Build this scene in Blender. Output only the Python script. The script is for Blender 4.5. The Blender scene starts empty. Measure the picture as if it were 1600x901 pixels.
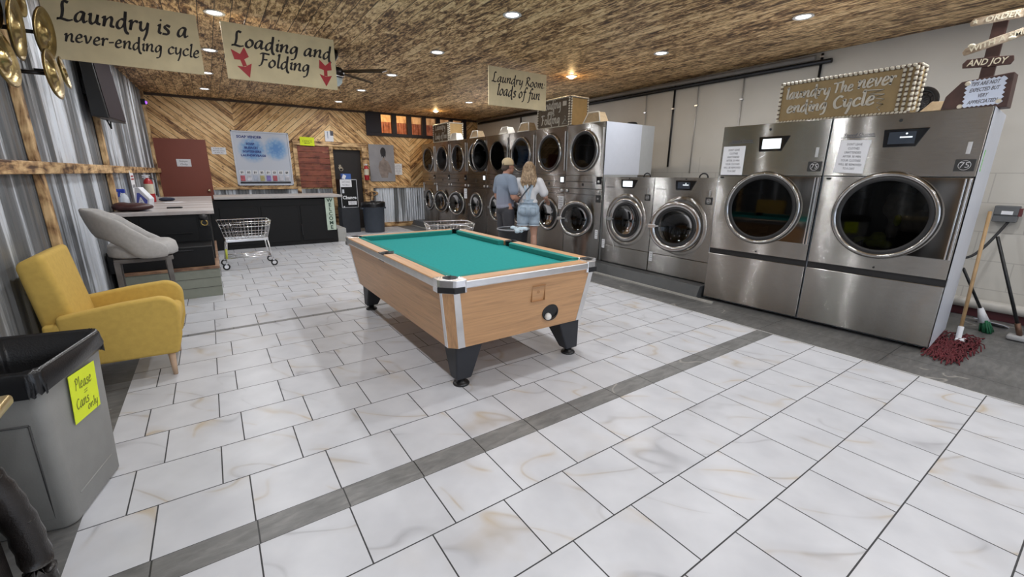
import bpy, bmesh, math, random
from mathutils import Vector, Matrix
PI = math.pi
R_ = math.radians
sc = bpy.context.scene
C = sc.collection

# ------------------------------------------------------------------ camera, world, exposure
cd = bpy.data.cameras.new('camera'); cam = bpy.data.objects.new('camera', cd); C.objects.link(cam); sc.camera = cam
cd.sensor_width = 36.0; cd.lens = 36 * 667.788 / 1600; cd.clip_start = 0.05; cd.clip_end = 100
def cam_axes(y, p, r):
    f = Vector((-math.sin(y) * math.cos(p), math.cos(y) * math.cos(p), math.sin(p)))
    rt = Vector((math.cos(y), math.sin(y), 0)); up = rt.cross(f)
    return math.cos(r) * rt + math.sin(r) * up, -math.sin(r) * rt + math.cos(r) * up, f
cr, cu, cf = cam_axes(-0.6048, -0.2610, 0.0080)
cam.matrix_world = Matrix(((cr.x, cu.x, -cf.x, 0), (cr.y, cu.y, -cf.y, 0), (cr.z, cu.z, -cf.z, 1.45), (0, 0, 0, 1)))

sc.view_settings.view_transform = 'Standard'; sc.view_settings.look = 'None'
sc.view_settings.gamma = 1; sc.view_settings.use_curve_mapping = False
sc.view_settings.exposure = -0.98
w = bpy.data.worlds.new('daylight'); sc.world = w; w.use_nodes = True
w.node_tree.nodes['Background'].inputs[0].default_value = (0.72, 0.83, 1.0, 1)
w.node_tree.nodes['Background'].inputs[1].default_value = 4.5
LAMP_W = 17.0

# ------------------------------------------------------------------ materials
MATS = {}
def newmat(name):
    m = bpy.data.materials.new(name); m.use_nodes = True
    nt = m.node_tree; b = nt.nodes['Principled BSDF']
    return m, nt, b
def lk(nt, a, b): nt.links.new(a, b)
def nd(nt, t, **k):
    n = nt.nodes.new(t)
    for a, v in k.items(): setattr(n, a, v)
    return n
def mth(nt, op, a, b=None, c=None):
    n = nt.nodes.new('ShaderNodeMath'); n.operation = op
    for i, v in enumerate((a, b, c)):
        if v is None: continue
        if isinstance(v, (int, float)): n.inputs[i].default_value = v
        else: nt.links.new(v, n.inputs[i])
    return n.outputs[0]
def ramp(nt, fac, stops, interp='LINEAR'):
    n = nt.nodes.new('ShaderNodeValToRGB'); n.color_ramp.interpolation = interp
    e = n.color_ramp.elements
    while len(e) < len(stops): e.new(0.5)
    for i, (p, c) in enumerate(stops): e[i].position = p; e[i].color = (*c, 1)
    nt.links.new(fac, n.inputs[0]); return n.outputs[0]
def mix(nt, f, a, b, mode='MIX'):
    n = nt.nodes.new('ShaderNodeMix'); n.data_type = 'RGBA'; n.blend_type = mode
    for s, v in ((n.inputs[0], f), (n.inputs[6], a), (n.inputs[7], b)):
        if isinstance(v, (int, float)): s.default_value = v
        elif isinstance(v, tuple): s.default_value = (*v, 1)
        else: nt.links.new(v, s)
    return n.outputs[2]
def noise(nt, vec, scale, detail=4, rough=0.5, dist=0.0):
    n = nt.nodes.new('ShaderNodeTexNoise'); n.inputs['Scale'].default_value = scale
    n.inputs['Detail'].default_value = detail; n.inputs['Roughness'].default_value = rough; n.inputs['Distortion'].default_value = dist
    if vec is not None: nt.links.new(vec, n.inputs['Vector'])
    return n.outputs[0]
def geo_pos(nt): return nt.nodes.new('ShaderNodeNewGeometry').outputs['Position']
def obj_co(nt): return nt.nodes.new('ShaderNodeTexCoord').outputs['Object']
def scalev(nt, v, s, rot=(0, 0, 0), loc=(0, 0, 0)):
    n = nt.nodes.new('ShaderNodeMapping'); n.inputs['Scale'].default_value = s; n.inputs['Rotation'].default_value = rot
    n.inputs['Location'].default_value = loc; nt.links.new(v, n.inputs['Vector']); return n.outputs[0]
def bump(nt, b, h, strength=0.3, dist=0.01):
    n = nt.nodes.new('ShaderNodeBump'); n.inputs['Strength'].default_value = strength; n.inputs['Distance'].default_value = dist
    nt.links.new(h, n.inputs['Height']); nt.links.new(n.outputs[0], b.inputs['Normal'])
def mat(name, col, rough=0.5, metal=0.0, var=0.08, scale=12, bmp=0.0, emit=None, es=0, spec=None, coat=0, sheen=0):
    """plain procedural material: colour with a soft noise variation"""
    if name in MATS: return MATS[name]
    m, nt, b = newmat(name)
    b.inputs['Roughness'].default_value = rough; b.inputs['Metallic'].default_value = metal
    if spec is not None: b.inputs['Specular IOR Level'].default_value = spec
    if coat: b.inputs['Coat Weight'].default_value = coat; b.inputs['Coat Roughness'].default_value = 0.1
    if sheen: b.inputs['Sheen Weight'].default_value = sheen
    if emit: b.inputs['Emission Color'].default_value = (*emit, 1); b.inputs['Emission Strength'].default_value = es
    v = obj_co(nt); f = noise(nt, v, scale, 5)
    lo = tuple(c * (1 - var) for c in col); hi = tuple(min(1, c * (1 + var)) for c in col)
    lk(nt, ramp(nt, f, [(0.3, lo), (0.7, hi)]), b.inputs['Base Color'])
    if bmp: bump(nt, b, noise(nt, v, scale * 12, 3), bmp, 0.004)
    MATS[name] = m; return m

def steel(name, base=(0.40, 0.39, 0.37), rough=0.175, wav=0.22, k=0.42):
    """horizontally brushed sheet: fine grooves tip the surface normal up and down, so lamps draw out into upright streaks"""
    m, nt, b = newmat(name); b.inputs['Metallic'].default_value = 1
    p = geo_pos(nt)
    f = noise(nt, scalev(nt, p, (1, 1.5, 60)), 6, 3)
    lk(nt, ramp(nt, f, [(0.3, tuple(c * 0.88 for c in base)), (0.7, tuple(c * 1.08 for c in base))]), b.inputs['Base Color'])
    b.inputs['Roughness'].default_value = rough
    g = noise(nt, p, 1.6, 1)
    bm = nd(nt, 'ShaderNodeBump'); bm.inputs['Strength'].default_value = wav; bm.inputs['Distance'].default_value = 0.05; lk(nt, g, bm.inputs['Height'])
    tot = None
    for sc_ in (1731.0, 2417.0, 3119.0):
        wn = nd(nt, 'ShaderNodeTexWhiteNoise', noise_dimensions='3D'); lk(nt, scalev(nt, p, (sc_, sc_, sc_)), wn.inputs['Vector'])
        tot = wn.outputs[0] if tot is None else mth(nt, 'ADD', tot, wn.outputs[0])
    cb = nd(nt, 'ShaderNodeCombineXYZ'); lk(nt, mth(nt, 'MULTIPLY', mth(nt, 'SUBTRACT', tot, 1.5), k), cb.inputs[2])
    va = nd(nt, 'ShaderNodeVectorMath', operation='ADD'); lk(nt, bm.outputs[0], va.inputs[0]); lk(nt, cb.outputs[0], va.inputs[1])
    vn = nd(nt, 'ShaderNodeVectorMath', operation='NORMALIZE'); lk(nt, va.outputs[0], vn.inputs[0]); lk(nt, vn.outputs[0], b.inputs['Normal'])
    b.inputs['Anisotropic'].default_value = 1.0; t = nd(nt, 'ShaderNodeCombineXYZ'); t.inputs[2].default_value = 1.0; lk(nt, t.outputs[0], b.inputs['Tangent'])
    MATS[name] = m; return m
STEEL = steel('brushed_steel')
STEELD = steel('brushed_steel_dark', (0.31, 0.285, 0.26), 0.19)
RING = mat('door_ring_metal', (0.46, 0.45, 0.44), 0.17, 1.0, 0.03)
CHROME = mat('chrome', (0.85, 0.85, 0.86), 0.16, 1.0, 0.03)
CHROMER = mat('satin_chrome', (0.80, 0.80, 0.81), 0.30, 1.0, 0.05)
BLACK = mat('black_plastic', (0.012, 0.012, 0.013), 0.45)
BLACKG = mat('black_gloss', (0.006, 0.006, 0.007), 0.08)
DARKM = mat('dark_metal', (0.05, 0.05, 0.052), 0.4, 0.8)
WHITEE = mat('white_enamel', (0.60, 0.63, 0.70), 0.35, 0, 0.02)
GREYE = mat('grey_enamel', (0.42, 0.43, 0.43), 0.45, 0, 0.03)
PAPER = mat('white_paper', (0.78, 0.79, 0.82), 0.8, 0, 0.02)
INK = mat('black_ink', (0.02, 0.015, 0.015), 0.7)
INKG = mat('grey_ink', (0.12, 0.12, 0.14), 0.7)
SCREEN = mat('lit_screen', (0.8, 0.85, 0.88), 0.3, emit=(0.9, 0.97, 1.0), es=2.2)
SCREEND = mat('dark_screen', (0.03, 0.035, 0.045), 0.12, emit=(0.1, 0.14, 0.2), es=0.15)
RUBBER = mat('black_rubber', (0.02, 0.02, 0.022), 0.7)

def glassm():
    m, nt, b = newmat('tinted_door_glass')
    nt.nodes.remove(b); out = nt.nodes['Material Output']
    tr = nd(nt, 'ShaderNodeBsdfTransparent'); tr.inputs[0].default_value = (0.22, 0.22, 0.22, 1)
    gl = nd(nt, 'ShaderNodeBsdfGlossy'); gl.inputs[0].default_value = (0.5, 0.5, 0.5, 1); gl.inputs['Roughness'].default_value = 0.03
    fr = nd(nt, 'ShaderNodeFresnel'); fr.inputs[0].default_value = 1.5
    f = mth(nt, 'ADD', mth(nt, 'MULTIPLY', noise(nt, obj_co(nt), 3, 2), 0.02), fr.outputs[0])
    ms = nd(nt, 'ShaderNodeMixShader'); lk(nt, f, ms.inputs[0]); lk(nt, tr.outputs[0], ms.inputs[1]); lk(nt, gl.outputs[0], ms.inputs[2])
    lk(nt, ms.outputs[0], out.inputs[0]); return m
GLASS = glassm()

def wood_ceiling():
    m, nt, b = newmat('torched_pine_ceiling'); p = geo_pos(nt)
    sx = nd(nt, 'ShaderNodeSeparateXYZ'); lk(nt, p, sx.inputs[0])
    bw = mth(nt, 'DIVIDE', sx.outputs[0], 0.14); row = mth(nt, 'FLOOR', bw); fr = mth(nt, 'FRACT', bw)
    wn = nd(nt, 'ShaderNodeTexWhiteNoise', noise_dimensions='1D'); lk(nt, row, wn.inputs['W'])
    cb = nd(nt, 'ShaderNodeCombineXYZ'); lk(nt, mth(nt, 'MULTIPLY', wn.outputs[0], 9.0), cb.inputs[1]); lk(nt, wn.outputs[0], cb.inputs[2])
    va = nd(nt, 'ShaderNodeVectorMath', operation='ADD'); lk(nt, p, va.inputs[0]); lk(nt, cb.outputs[0], va.inputs[1])
    v = va.outputs[0]
    a = noise(nt, scalev(nt, v, (20, 5.5, 1)), 1.0, 6, 0.66, 0.9)
    bb = noise(nt, scalev(nt, v, (2.2, 0.8, 1)), 1.0, 4, 0.6)
    c2 = noise(nt, scalev(nt, v, (70, 16, 1)), 1.0, 3, 0.6)
    s = mth(nt, 'ADD', mth(nt, 'ADD', mth(nt, 'MULTIPLY', a, 0.55), mth(nt, 'MULTIPLY', bb, 0.25)), mth(nt, 'MULTIPLY', c2, 0.22))
    col = ramp(nt, s, [(0.432, (0.065, 0.030, 0.012)), (0.485, (0.32, 0.18, 0.08)), (0.528, (0.70, 0.465, 0.225)), (0.585, (0.96, 0.72, 0.41))])
    gap = mth(nt, 'LESS_THAN', mth(nt, 'ABSOLUTE', mth(nt, 'SUBTRACT', fr, 0.5)), 0.475)
    col = mix(nt, gap, (0.03, 0.018, 0.01), col)
    lk(nt, col, b.inputs['Base Color']); b.inputs['Roughness'].default_value = 0.55
    bump(nt, b, s, 0.3, 0.01); return m
def chevron_wood():
    m, nt, b = newmat('chevron_pine'); p = geo_pos(nt)
    sx = nd(nt, 'ShaderNodeSeparateXYZ'); lk(nt, p, sx.inputs[0])
    t = mth(nt, 'SUBTRACT', sx.outputs[0], 0.64 - 2.05)
    t = mth(nt, 'ABSOLUTE', mth(nt, 'SUBTRACT', mth(nt, 'FLOORED_MODULO', t, 4.1), 2.05))
    side = mth(nt, 'FLOOR', mth(nt, 'DIVIDE', mth(nt, 'SUBTRACT', sx.outputs[0], 0.64), 2.05))
    s = mth(nt, 'SUBTRACT', sx.outputs[2], mth(nt, 'MULTIPLY', t, 0.88)); l = mth(nt, 'ADD', sx.outputs[2], t)
    q = mth(nt, 'DIVIDE', s, 0.135); row = mth(nt, 'FLOOR', q); fr = mth(nt, 'FRACT', q)
    wn = nd(nt, 'ShaderNodeTexWhiteNoise', noise_dimensions='2D'); cw = nd(nt, 'ShaderNodeCombineXYZ')
    lk(nt, row, cw.inputs[0]); lk(nt, side, cw.inputs[1]); lk(nt, cw.outputs[0], wn.inputs['Vector'])
    cb = nd(nt, 'ShaderNodeCombineXYZ'); lk(nt, mth(nt, 'MULTIPLY', s, 14), cb.inputs[0])
    lk(nt, mth(nt, 'MULTIPLY_ADD', wn.outputs[0], 20.0, mth(nt, 'MULTIPLY', l, 1.6)), cb.inputs[1]); lk(nt, side, cb.inputs[2])
    g = noise(nt, cb.outputs[0], 1.0, 6, 0.65, 1.0)
    g2 = noise(nt, p, 5.0, 4, 0.7)
    f = mth(nt, 'ADD', mth(nt, 'ADD', mth(nt, 'MULTIPLY', g, 0.6), mth(nt, 'MULTIPLY', g2, 0.25)), mth(nt, 'MULTIPLY_ADD', wn.outputs[0], 0.16, 0.02))
    col = ramp(nt, f, [(0.39, (0.15, 0.065, 0.024)), (0.465, (0.52, 0.29, 0.11)), (0.55, (0.82, 0.54, 0.25)), (0.68, (0.93, 0.69, 0.37))])
    kv = nd(nt, 'ShaderNodeTexVoronoi'); kv.inputs['Scale'].default_value = 3.2; kc = nd(nt, 'ShaderNodeCombineXYZ'); lk(nt, mth(nt, 'MULTIPLY', s, 2.2), kc.inputs[0]); lk(nt, mth(nt, 'ADD', l, mth(nt, 'MULTIPLY', side, 3.7)), kc.inputs[1]); lk(nt, kc.outputs[0], kv.inputs['Vector'])
    col = mix(nt, mth(nt, 'MULTIPLY', mth(nt, 'SUBTRACT', 1.0, mth(nt, 'MINIMUM', mth(nt, 'MULTIPLY', kv.outputs[0], 7.0), 1.0)), 1.5), col, (0.05, 0.022, 0.01))
    gap = mth(nt, 'LESS_THAN', mth(nt, 'ABSOLUTE', mth(nt, 'SUBTRACT', fr, 0.5)), 0.455)
    col = mix(nt, gap, (0.05, 0.028, 0.014), col)
    lk(nt, col, b.inputs['Base Color']); b.inputs['Roughness'].default_value = 0.5
    bump(nt, b, mth(nt, 'MULTIPLY', gap, 0.5), 0.5, 0.01); return m
def corrugated():
    m, nt, b = newmat('galvanised_tin'); p = geo_pos(nt)
    a = noise(nt, scalev(nt, p, (2.6, 2.6, 0.16)), 1.3, 3, 0.55, 0.5)
    c = noise(nt, scalev(nt, p, (30, 30, 2.0)), 1.0, 4, 0.6)
    f = mth(nt, 'ADD', mth(nt, 'MULTIPLY', a, 0.80), mth(nt, 'MULTIPLY', c, 0.20))
    col = ramp(nt, f, [(0.38, (0.13, 0.135, 0.14)), (0.49, (0.24, 0.25, 0.265)), (0.53, (0.33, 0.355, 0.385)), (0.565, (0.78, 0.83, 0.90))])
    lk(nt, col, b.inputs['Base Color']); b.inputs['Metallic'].default_value = 0.35; b.inputs['Roughness'].default_value = 0.42; return m
def rough_pine(name='rough_pine', axis=2, lo=(0.08, 0.036, 0.014), mid=(0.40, 0.235, 0.105), hi=(0.74, 0.51, 0.26)):
    if name in MATS: return MATS[name]
    m, nt, b = newmat(name); p = geo_pos(nt)
    s = [9, 9, 9]; s[axis] = 1.6
    a = noise(nt, scalev(nt, p, tuple(s)), 1.6, 6, 0.65, 0.8)
    k = noise(nt, p, 7, 3, 0.5)
    f = mth(nt, 'ADD', mth(nt, 'MULTIPLY', a, 0.6), mth(nt, 'MULTIPLY', k, 0.4))
    lk(nt, ramp(nt, f, [(0.41, lo), (0.48, mid), (0.58, hi)]), b.inputs['Base Color'])
    b.inputs['Roughness'].default_value = 0.55; bump(nt, b, a, 0.3, 0.01); MATS[name] = m; return m
def oak(name, axis, base=(0.54, 0.305, 0.15)):
    m, nt, b = newmat(name); p = geo_pos(nt)
    s = [22, 22, 22]; s[axis] = 0.9
    a = noise(nt, scalev(nt, p, tuple(s)), 1.5, 6, 0.6, 1.2)
    f = noise(nt, scalev(nt, p, tuple(x * 4 for x in s)), 1.5, 3, 0.6)
    g = mth(nt, 'ADD', mth(nt, 'MULTIPLY', a, 0.7), mth(nt, 'MULTIPLY', f, 0.3))
    lk(nt, ramp(nt, g, [(0.34, tuple(c * 0.74 for c in base)), (0.46, tuple(c * .96 for c in base)), (0.64, tuple(c * 1.14 for c in base))]), b.inputs['Base Color'])
    b.inputs['Roughness'].default_value = 0.38; MATS[name] = m; return m
def marble_tile():
    m, nt, b = newmat('white_marble_tile'); uv = nt.nodes.new('ShaderNodeUVMap').outputs[0]
    br = nd(nt, 'ShaderNodeTexBrick'); br.offset = 0.31; br.offset_frequency = 2; br.squash = 1
    br.inputs['Color1'].default_value = (0, 0, 0, 1); br.inputs['Color2'].default_value = (1, 1, 1, 1); br.inputs['Mortar'].default_value = (0.5, 0.5, 0.5, 1)
    br.inputs['Scale'].default_value = 1; br.inputs['Mortar Size'].default_value = 0.0085; br.inputs['Mortar Smooth'].default_value = 0
    br.inputs['Bias'].default_value = 0; br.inputs['Brick Width'].default_value = 1.0; br.inputs['Row Height'].default_value = 1.0
    lk(nt, uv, br.inputs['Vector'])
    rnd = nd(nt, 'ShaderNodeSeparateColor'); lk(nt, br.outputs['Color'], rnd.inputs[0]); r = rnd.outputs[0]
    cb = nd(nt, 'ShaderNodeCombineXYZ'); lk(nt, mth(nt, 'MULTIPLY', r, 37.0), cb.inputs[0]); lk(nt, mth(nt, 'MULTIPLY', r, 91.0), cb.inputs[1])
    va = nd(nt, 'ShaderNodeVectorMath', operation='ADD'); lk(nt, uv, va.inputs[0]); lk(nt, cb.outputs[0], va.inputs[1])
    v = scalev(nt, va.outputs[0], (1, 1, 1), (0, 0, 0.9))
    n1 = noise(nt, scalev(nt, v, (0.42, 1.0, 1)), 1.0, 1.2, 0.4, 0.12)
    vein = mth(nt, 'SUBTRACT', 1.0, mth(nt, 'MINIMUM', mth(nt, 'MULTIPLY', mth(nt, 'ABSOLUTE', mth(nt, 'SUBTRACT', n1, 0.5)), 75.0), 1.0))
    halo = mth(nt, 'SUBTRACT', 1.0, mth(nt, 'MINIMUM', mth(nt, 'MULTIPLY', mth(nt, 'ABSOLUTE', mth(nt, 'SUBTRACT', n1, 0.5)), 14.0), 1.0))
    mask = ramp(nt, noise(nt, v, 1.3, 2), [(0.40, (0, 0, 0)), (0.60, (1, 1, 1))])
    vm = mth(nt, 'MULTIPLY', mth(nt, 'MULTIPLY_ADD', halo, 0.25, mth(nt, 'MULTIPLY', vein, 0.6)), mask)
    cloud = noise(nt, v, 1.7, 4)
    base = ramp(nt, cloud, [(0.3, (0.49, 0.50, 0.53)), (0.7, (0.57, 0.58, 0.61))])
    vc = ramp(nt, noise(nt, v, 0.9, 1), [(0.42, (0.30, 0.30, 0.32)), (0.6, (0.42, 0.32, 0.19))])
    col = mix(nt, mth(nt, 'MULTIPLY', vm, 0.85), base, vc)
    col = mix(nt, br.outputs['Fac'], col, (0.035, 0.035, 0.038))
    lk(nt, col, b.inputs['Base Color'])
    lk(nt, mth(nt, 'MULTIPLY_ADD', br.outputs['Fac'], 0.4, 0.34), b.inputs['Roughness'])
    bump(nt, b, mth(nt, 'SUBTRACT', 1.0, br.outputs['Fac']), 0.3, 0.002); return m
def grey_tile(name, bw, bh, tint=1.0):
    m, nt, b = newmat(name); uv = nt.nodes.new('ShaderNodeUVMap').outputs[0]
    br = nd(nt, 'ShaderNodeTexBrick'); br.offset = 0.0; br.squash = 1
    br.inputs['Color1'].default_value = (0, 0, 0, 1); br.inputs['Color2'].default_value = (1, 1, 1, 1)
    br.inputs['Scale'].default_value = 1; br.inputs['Mortar Size'].default_value = 0.003; br.inputs['Mortar Smooth'].default_value = 0
    br.inputs['Brick Width'].default_value = bw; br.inputs['Row Height'].default_value = bh
    lk(nt, uv, br.inputs['Vector'])
    p = geo_pos(nt)
    a = noise(nt, scalev(nt, p, (7, 24, 1)), 1.0, 6, 0.65, 0.5); c = noise(nt, p, 2.5, 4, 0.6)
    f = mth(nt, 'ADD', mth(nt, 'MULTIPLY', a, 0.55), mth(nt, 'MULTIPLY', c, 0.45))
    base = ramp(nt, f, [(0.34, tuple(x * tint for x in (0.105, 0.105, 0.103))), (0.5, tuple(x * tint for x in (0.165, 0.165, 0.162))), (0.66, tuple(x * tint for x in (0.25, 0.247, 0.238)))])
    n1 = noise(nt, p, 1.1, 3, 0.5, 0.3)
    vein = mth(nt, 'SUBTRACT', 1.0, mth(nt, 'MINIMUM', mth(nt, 'MULTIPLY', mth(nt, 'ABSOLUTE', mth(nt, 'SUBTRACT', n1, 0.56)), 160.0), 1.0))
    col = mix(nt, mth(nt, 'MULTIPLY', mth(nt, 'MULTIPLY', vein, 0.5), mth(nt, 'GREATER_THAN', noise(nt, p, 0.8, 1), 0.56)), base, (0.5, 0.47, 0.42))
    col = mix(nt, br.outputs['Fac'], col, (0.02, 0.02, 0.02))
    lk(nt, col, b.inputs['Base Color']); b.inputs['Roughness'].default_value = 0.45; return m
def block_wall():
    m, nt, b = newmat('painted_block_wall'); p = geo_pos(nt)
    sx = nd(nt, 'ShaderNodeSeparateXYZ'); lk(nt, p, sx.inputs[0])
    cb = nd(nt, 'ShaderNodeCombineXYZ'); lk(nt, sx.outputs[1], cb.inputs[0]); lk(nt, sx.outputs[2], cb.inputs[1])
    br = nd(nt, 'ShaderNodeTexBrick'); br.inputs['Scale'].default_value = 1; br.inputs['Mortar Size'].default_value = 0.006; br.inputs['Mortar Smooth'].default_value = 0.6
    br.inputs['Brick Width'].default_value = 0.62; br.inputs['Row Height'].default_value = 0.30
    br.inputs['Color1'].default_value = (0, 0, 0, 1); br.inputs['Color2'].default_value = (1, 1, 1, 1)
    lk(nt, cb.outputs[0], br.inputs['Vector'])
    low = mth(nt, 'LESS_THAN', sx.outputs[2], 1.75)
    f = noise(nt, p, 1.5, 5)
    base = ramp(nt, f, [(0.3, (0.53, 0.505, 0.455)), (0.7, (0.59, 0.565, 0.51))])
    col = mix(nt, mth(nt, 'MULTIPLY', mth(nt, 'MULTIPLY', br.outputs['Fac'], 0.45), low), base, (0.28, 0.26, 0.24))
    lk(nt, col, b.inputs['Base Color']); b.inputs['Roughness'].default_value = 0.6
    bump(nt, b, noise(nt, p, 90, 3), 0.15, 0.003); return m
CEIL = wood_ceiling(); CHEV = chevron_wood(); TIN = corrugated(); MARBLE = marble_tile(); BLOCK = block_wall()
GTILE = grey_tile('grey_slate_tile', 0.62, 0.93, 0.72); GSTRIP = grey_tile('grey_strip_tile', 0.354, 5.0, 1.0)
PINEZ = rough_pine('rough_pine_post', 2); PINEY = rough_pine('rough_pine_rail', 1); PINEX = rough_pine('rough_pine_trim', 0)

# ------------------------------------------------------------------ geometry helpers
class G:
    def __init__(s): s.b = bmesh.new(); s.mi = 0; s.slots = []
    def use(s, m):
        if m not in s.slots: s.slots.append(m)
        s.mi = s.slots.index(m); return s
    def _f(s, vs, smooth=False):
        try: f = s.b.faces.new(vs)
        except ValueError: return None
        f.material_index = s.mi; f.smooth = smooth; return f
    def poly(s, pts): return s._f([s.b.verts.new(p) for p in pts])
    def box(s, x0, x1, y0, y1, z0, z1, skip=''):
        v = [s.b.verts.new((x, y, z)) for x in (x0, x1) for y in (y0, y1) for z in (z0, z1)]
        F = {'l': (0, 1, 3, 2), 'r': (4, 6, 7, 5), 'f': (0, 4, 5, 1), 'k': (2, 3, 7, 6), 'b': (0, 2, 6, 4), 't': (1, 5, 7, 3)}
        for k, q in F.items():
            if k not in skip: s._f([v[i] for i in q])
        return s
    def hexa(s, lo, hi):
        """solid between two quads/polygons (same count)"""
        a = [s.b.verts.new(p) for p in lo]; c = [s.b.verts.new(p) for p in hi]; n = len(a)
        s._f(a[::-1]); s._f(c)
        for i in range(n): s._f([a[i], a[(i + 1) % n], c[(i + 1) % n], c[i]])
        return s
    def prism(s, pts, axis, a, b, smooth=False):
        def P(p, h):
            if axis == 'x': return (h, p[0], p[1])
            if axis == 'y': return (p[0], h, p[1])
            return (p[0], p[1], h)
        A = [s.b.verts.new(P(p, a)) for p in pts]; B = [s.b.verts.new(P(p, b)) for p in pts]; n = len(A)
        s._f(A[::-1]); s._f(B)
        for i in range(n): s._f([A[i], A[(i + 1) % n], B[(i + 1) % n], B[i]], smooth)
        return s
    def lathe(s, prof, c=(0, 0, 0), axis='z', n=32, smooth=True, a0=0, a1=2 * PI):
        """prof = [(r, h)] around an axis through c"""
        full = abs(a1 - a0 - 2 * PI) < 1e-6
        cnt = n if full else n + 1
        rings = []
        for r, h in prof:
            ring = []
            for i in range(cnt):
                t = a0 + (a1 - a0) * i / n; u, v = r * math.cos(t), r * math.sin(t)
                p = {'z': (u, v, h), 'x': (h, u, v), 'y': (v, h, u)}[axis]
                ring.append(s.b.verts.new((c[0] + p[0], c[1] + p[1], c[2] + p[2])))
            rings.append(ring)
        for a, b in zip(rings, rings[1:]):
            for i in range(n):
                j = (i + 1) % cnt
                s._f([a[i], a[j], b[j], b[i]], smooth)
        for ring, (r, h) in ((rings[0], prof[0]), (rings[-1], prof[-1])):
            if full and r > 1e-5 and getattr(s, 'caps', True): s._f(ring[::-1] if ring is rings[0] else ring)
        return s
    def disc(s, c, r, axis='x', n=40):
        pts = []
        for i in range(n):
            t = 2 * PI * i / n; u, v = r * math.cos(t), r * math.sin(t)
            p = {'z': (u, v, 0), 'x': (0, u, v), 'y': (v, 0, u)}[axis]
            pts.append((c[0] + p[0], c[1] + p[1], c[2] + p[2]))
        s.poly(pts); return s
    def torus(s, c, R, r, axis='x', n=40, m=10, sy=1, sz=1):
        prev = None; rings = []
        for i in range(n):
            t = 2 * PI * i / n; ring = []
            for j in range(m):
                q = 2 * PI * j / m; rr = R + r * math.cos(q); h = r * math.sin(q)
                u, v = rr * math.cos(t) * sy, rr * math.sin(t) * sz
                p = {'z': (u, v, h), 'x': (h, u, v), 'y': (v, h, u)}[axis]
                ring.append(s.b.verts.new((c[0] + p[0], c[1] + p[1], c[2] + p[2])))
            rings.append(ring)
        for i in range(n):
            for j in range(m): s._f([rings[i][j], rings[(i + 1) % n][j], rings[(i + 1) % n][(j + 1) % m], rings[i][(j + 1) % m]], True)
        return s
    def tube(s, pts, r, n=8, closed=False, rs=None, sq=1.0):
        pts = [Vector(p) for p in pts]; N = len(pts); rings = []
        up = Vector((0, 0, 1))
        for i, p in enumerate(pts):
            if closed: d = pts[(i + 1) % N] - pts[i - 1]
            else: d = pts[min(i + 1, N - 1)] - pts[max(i - 1, 0)]
            d.normalize()
            a = d.cross(up)
            if a.length < 1e-3: a = d.cross(Vector((1, 0, 0)))
            a.normalize(); c = a.cross(d).normalized()
            rr = rs[i] if rs else r
            rings.append([s.b.verts.new(p + rr * (math.cos(2 * PI * k / n) * a + sq * math.sin(2 * PI * k / n) * c)) for k in range(n)])
        last = N if closed else N - 1
        for i in range(last):
            A, B = rings[i], rings[(i + 1) % N]
            for k in range(n): s._f([A[k], A[(k + 1) % n], B[(k + 1) % n], B[k]], True)
        if not closed: s._f(rings[0][::-1]); s._f(rings[-1])
        return s
    def ball(s, c, r, n=16, rot=None):
        if isinstance(r, (int, float)): r = (r, r, r)
        M = Matrix.Translation(c) @ (rot.to_4x4() if rot else Matrix()) @ Matrix.Diagonal((*r, 1))
        res = bmesh.ops.create_uvsphere(s.b, u_segments=n, v_segments=max(6, n // 2), radius=1, matrix=M)
        fs = set()
        for v in res['verts']: fs.update(v.link_faces)
        for f in fs: f.smooth = True; f.material_index = s.mi
        return s
    def cap(s, p0, r0, p1, r1, n=14):
        """tapered capsule (for remeshed figures)"""
        p0, p1 = Vector(p0), Vector(p1); d = p1 - p0
        s.ball(p0, r0, n); s.ball(p1, r1, n)
        s.tube([p0, p1], r0, n, rs=[r0, r1]); return s
    def loft(s, rings, smooth=True, caps=True):
        R = [[s.b.verts.new(p) for p in r] for r in rings]; n = len(R[0])
        for a, b in zip(R, R[1:]):
            for i in range(n): s._f([a[i], a[(i + 1) % n], b[(i + 1) % n], b[i]], smooth)
        if caps: s._f(R[0][::-1]); s._f(R[-1])
        return s
    def grid(s, fn, nu, nv, smooth=True, wrapu=False):
        V = [[s.b.verts.new(fn(i / nu, j / nv)) for j in range(nv + 1)] for i in range(nu if wrapu else nu + 1)]
        for i in range(nu):
            A, B = V[i], V[(i + 1) % len(V)]
            for j in range(nv): s._f([A[j], B[j], B[j + 1], A[j + 1]], smooth)
        return s
    def xf(s, M):
        bmesh.ops.transform(s.b, matrix=M, verts=s.b.verts); return s
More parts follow.
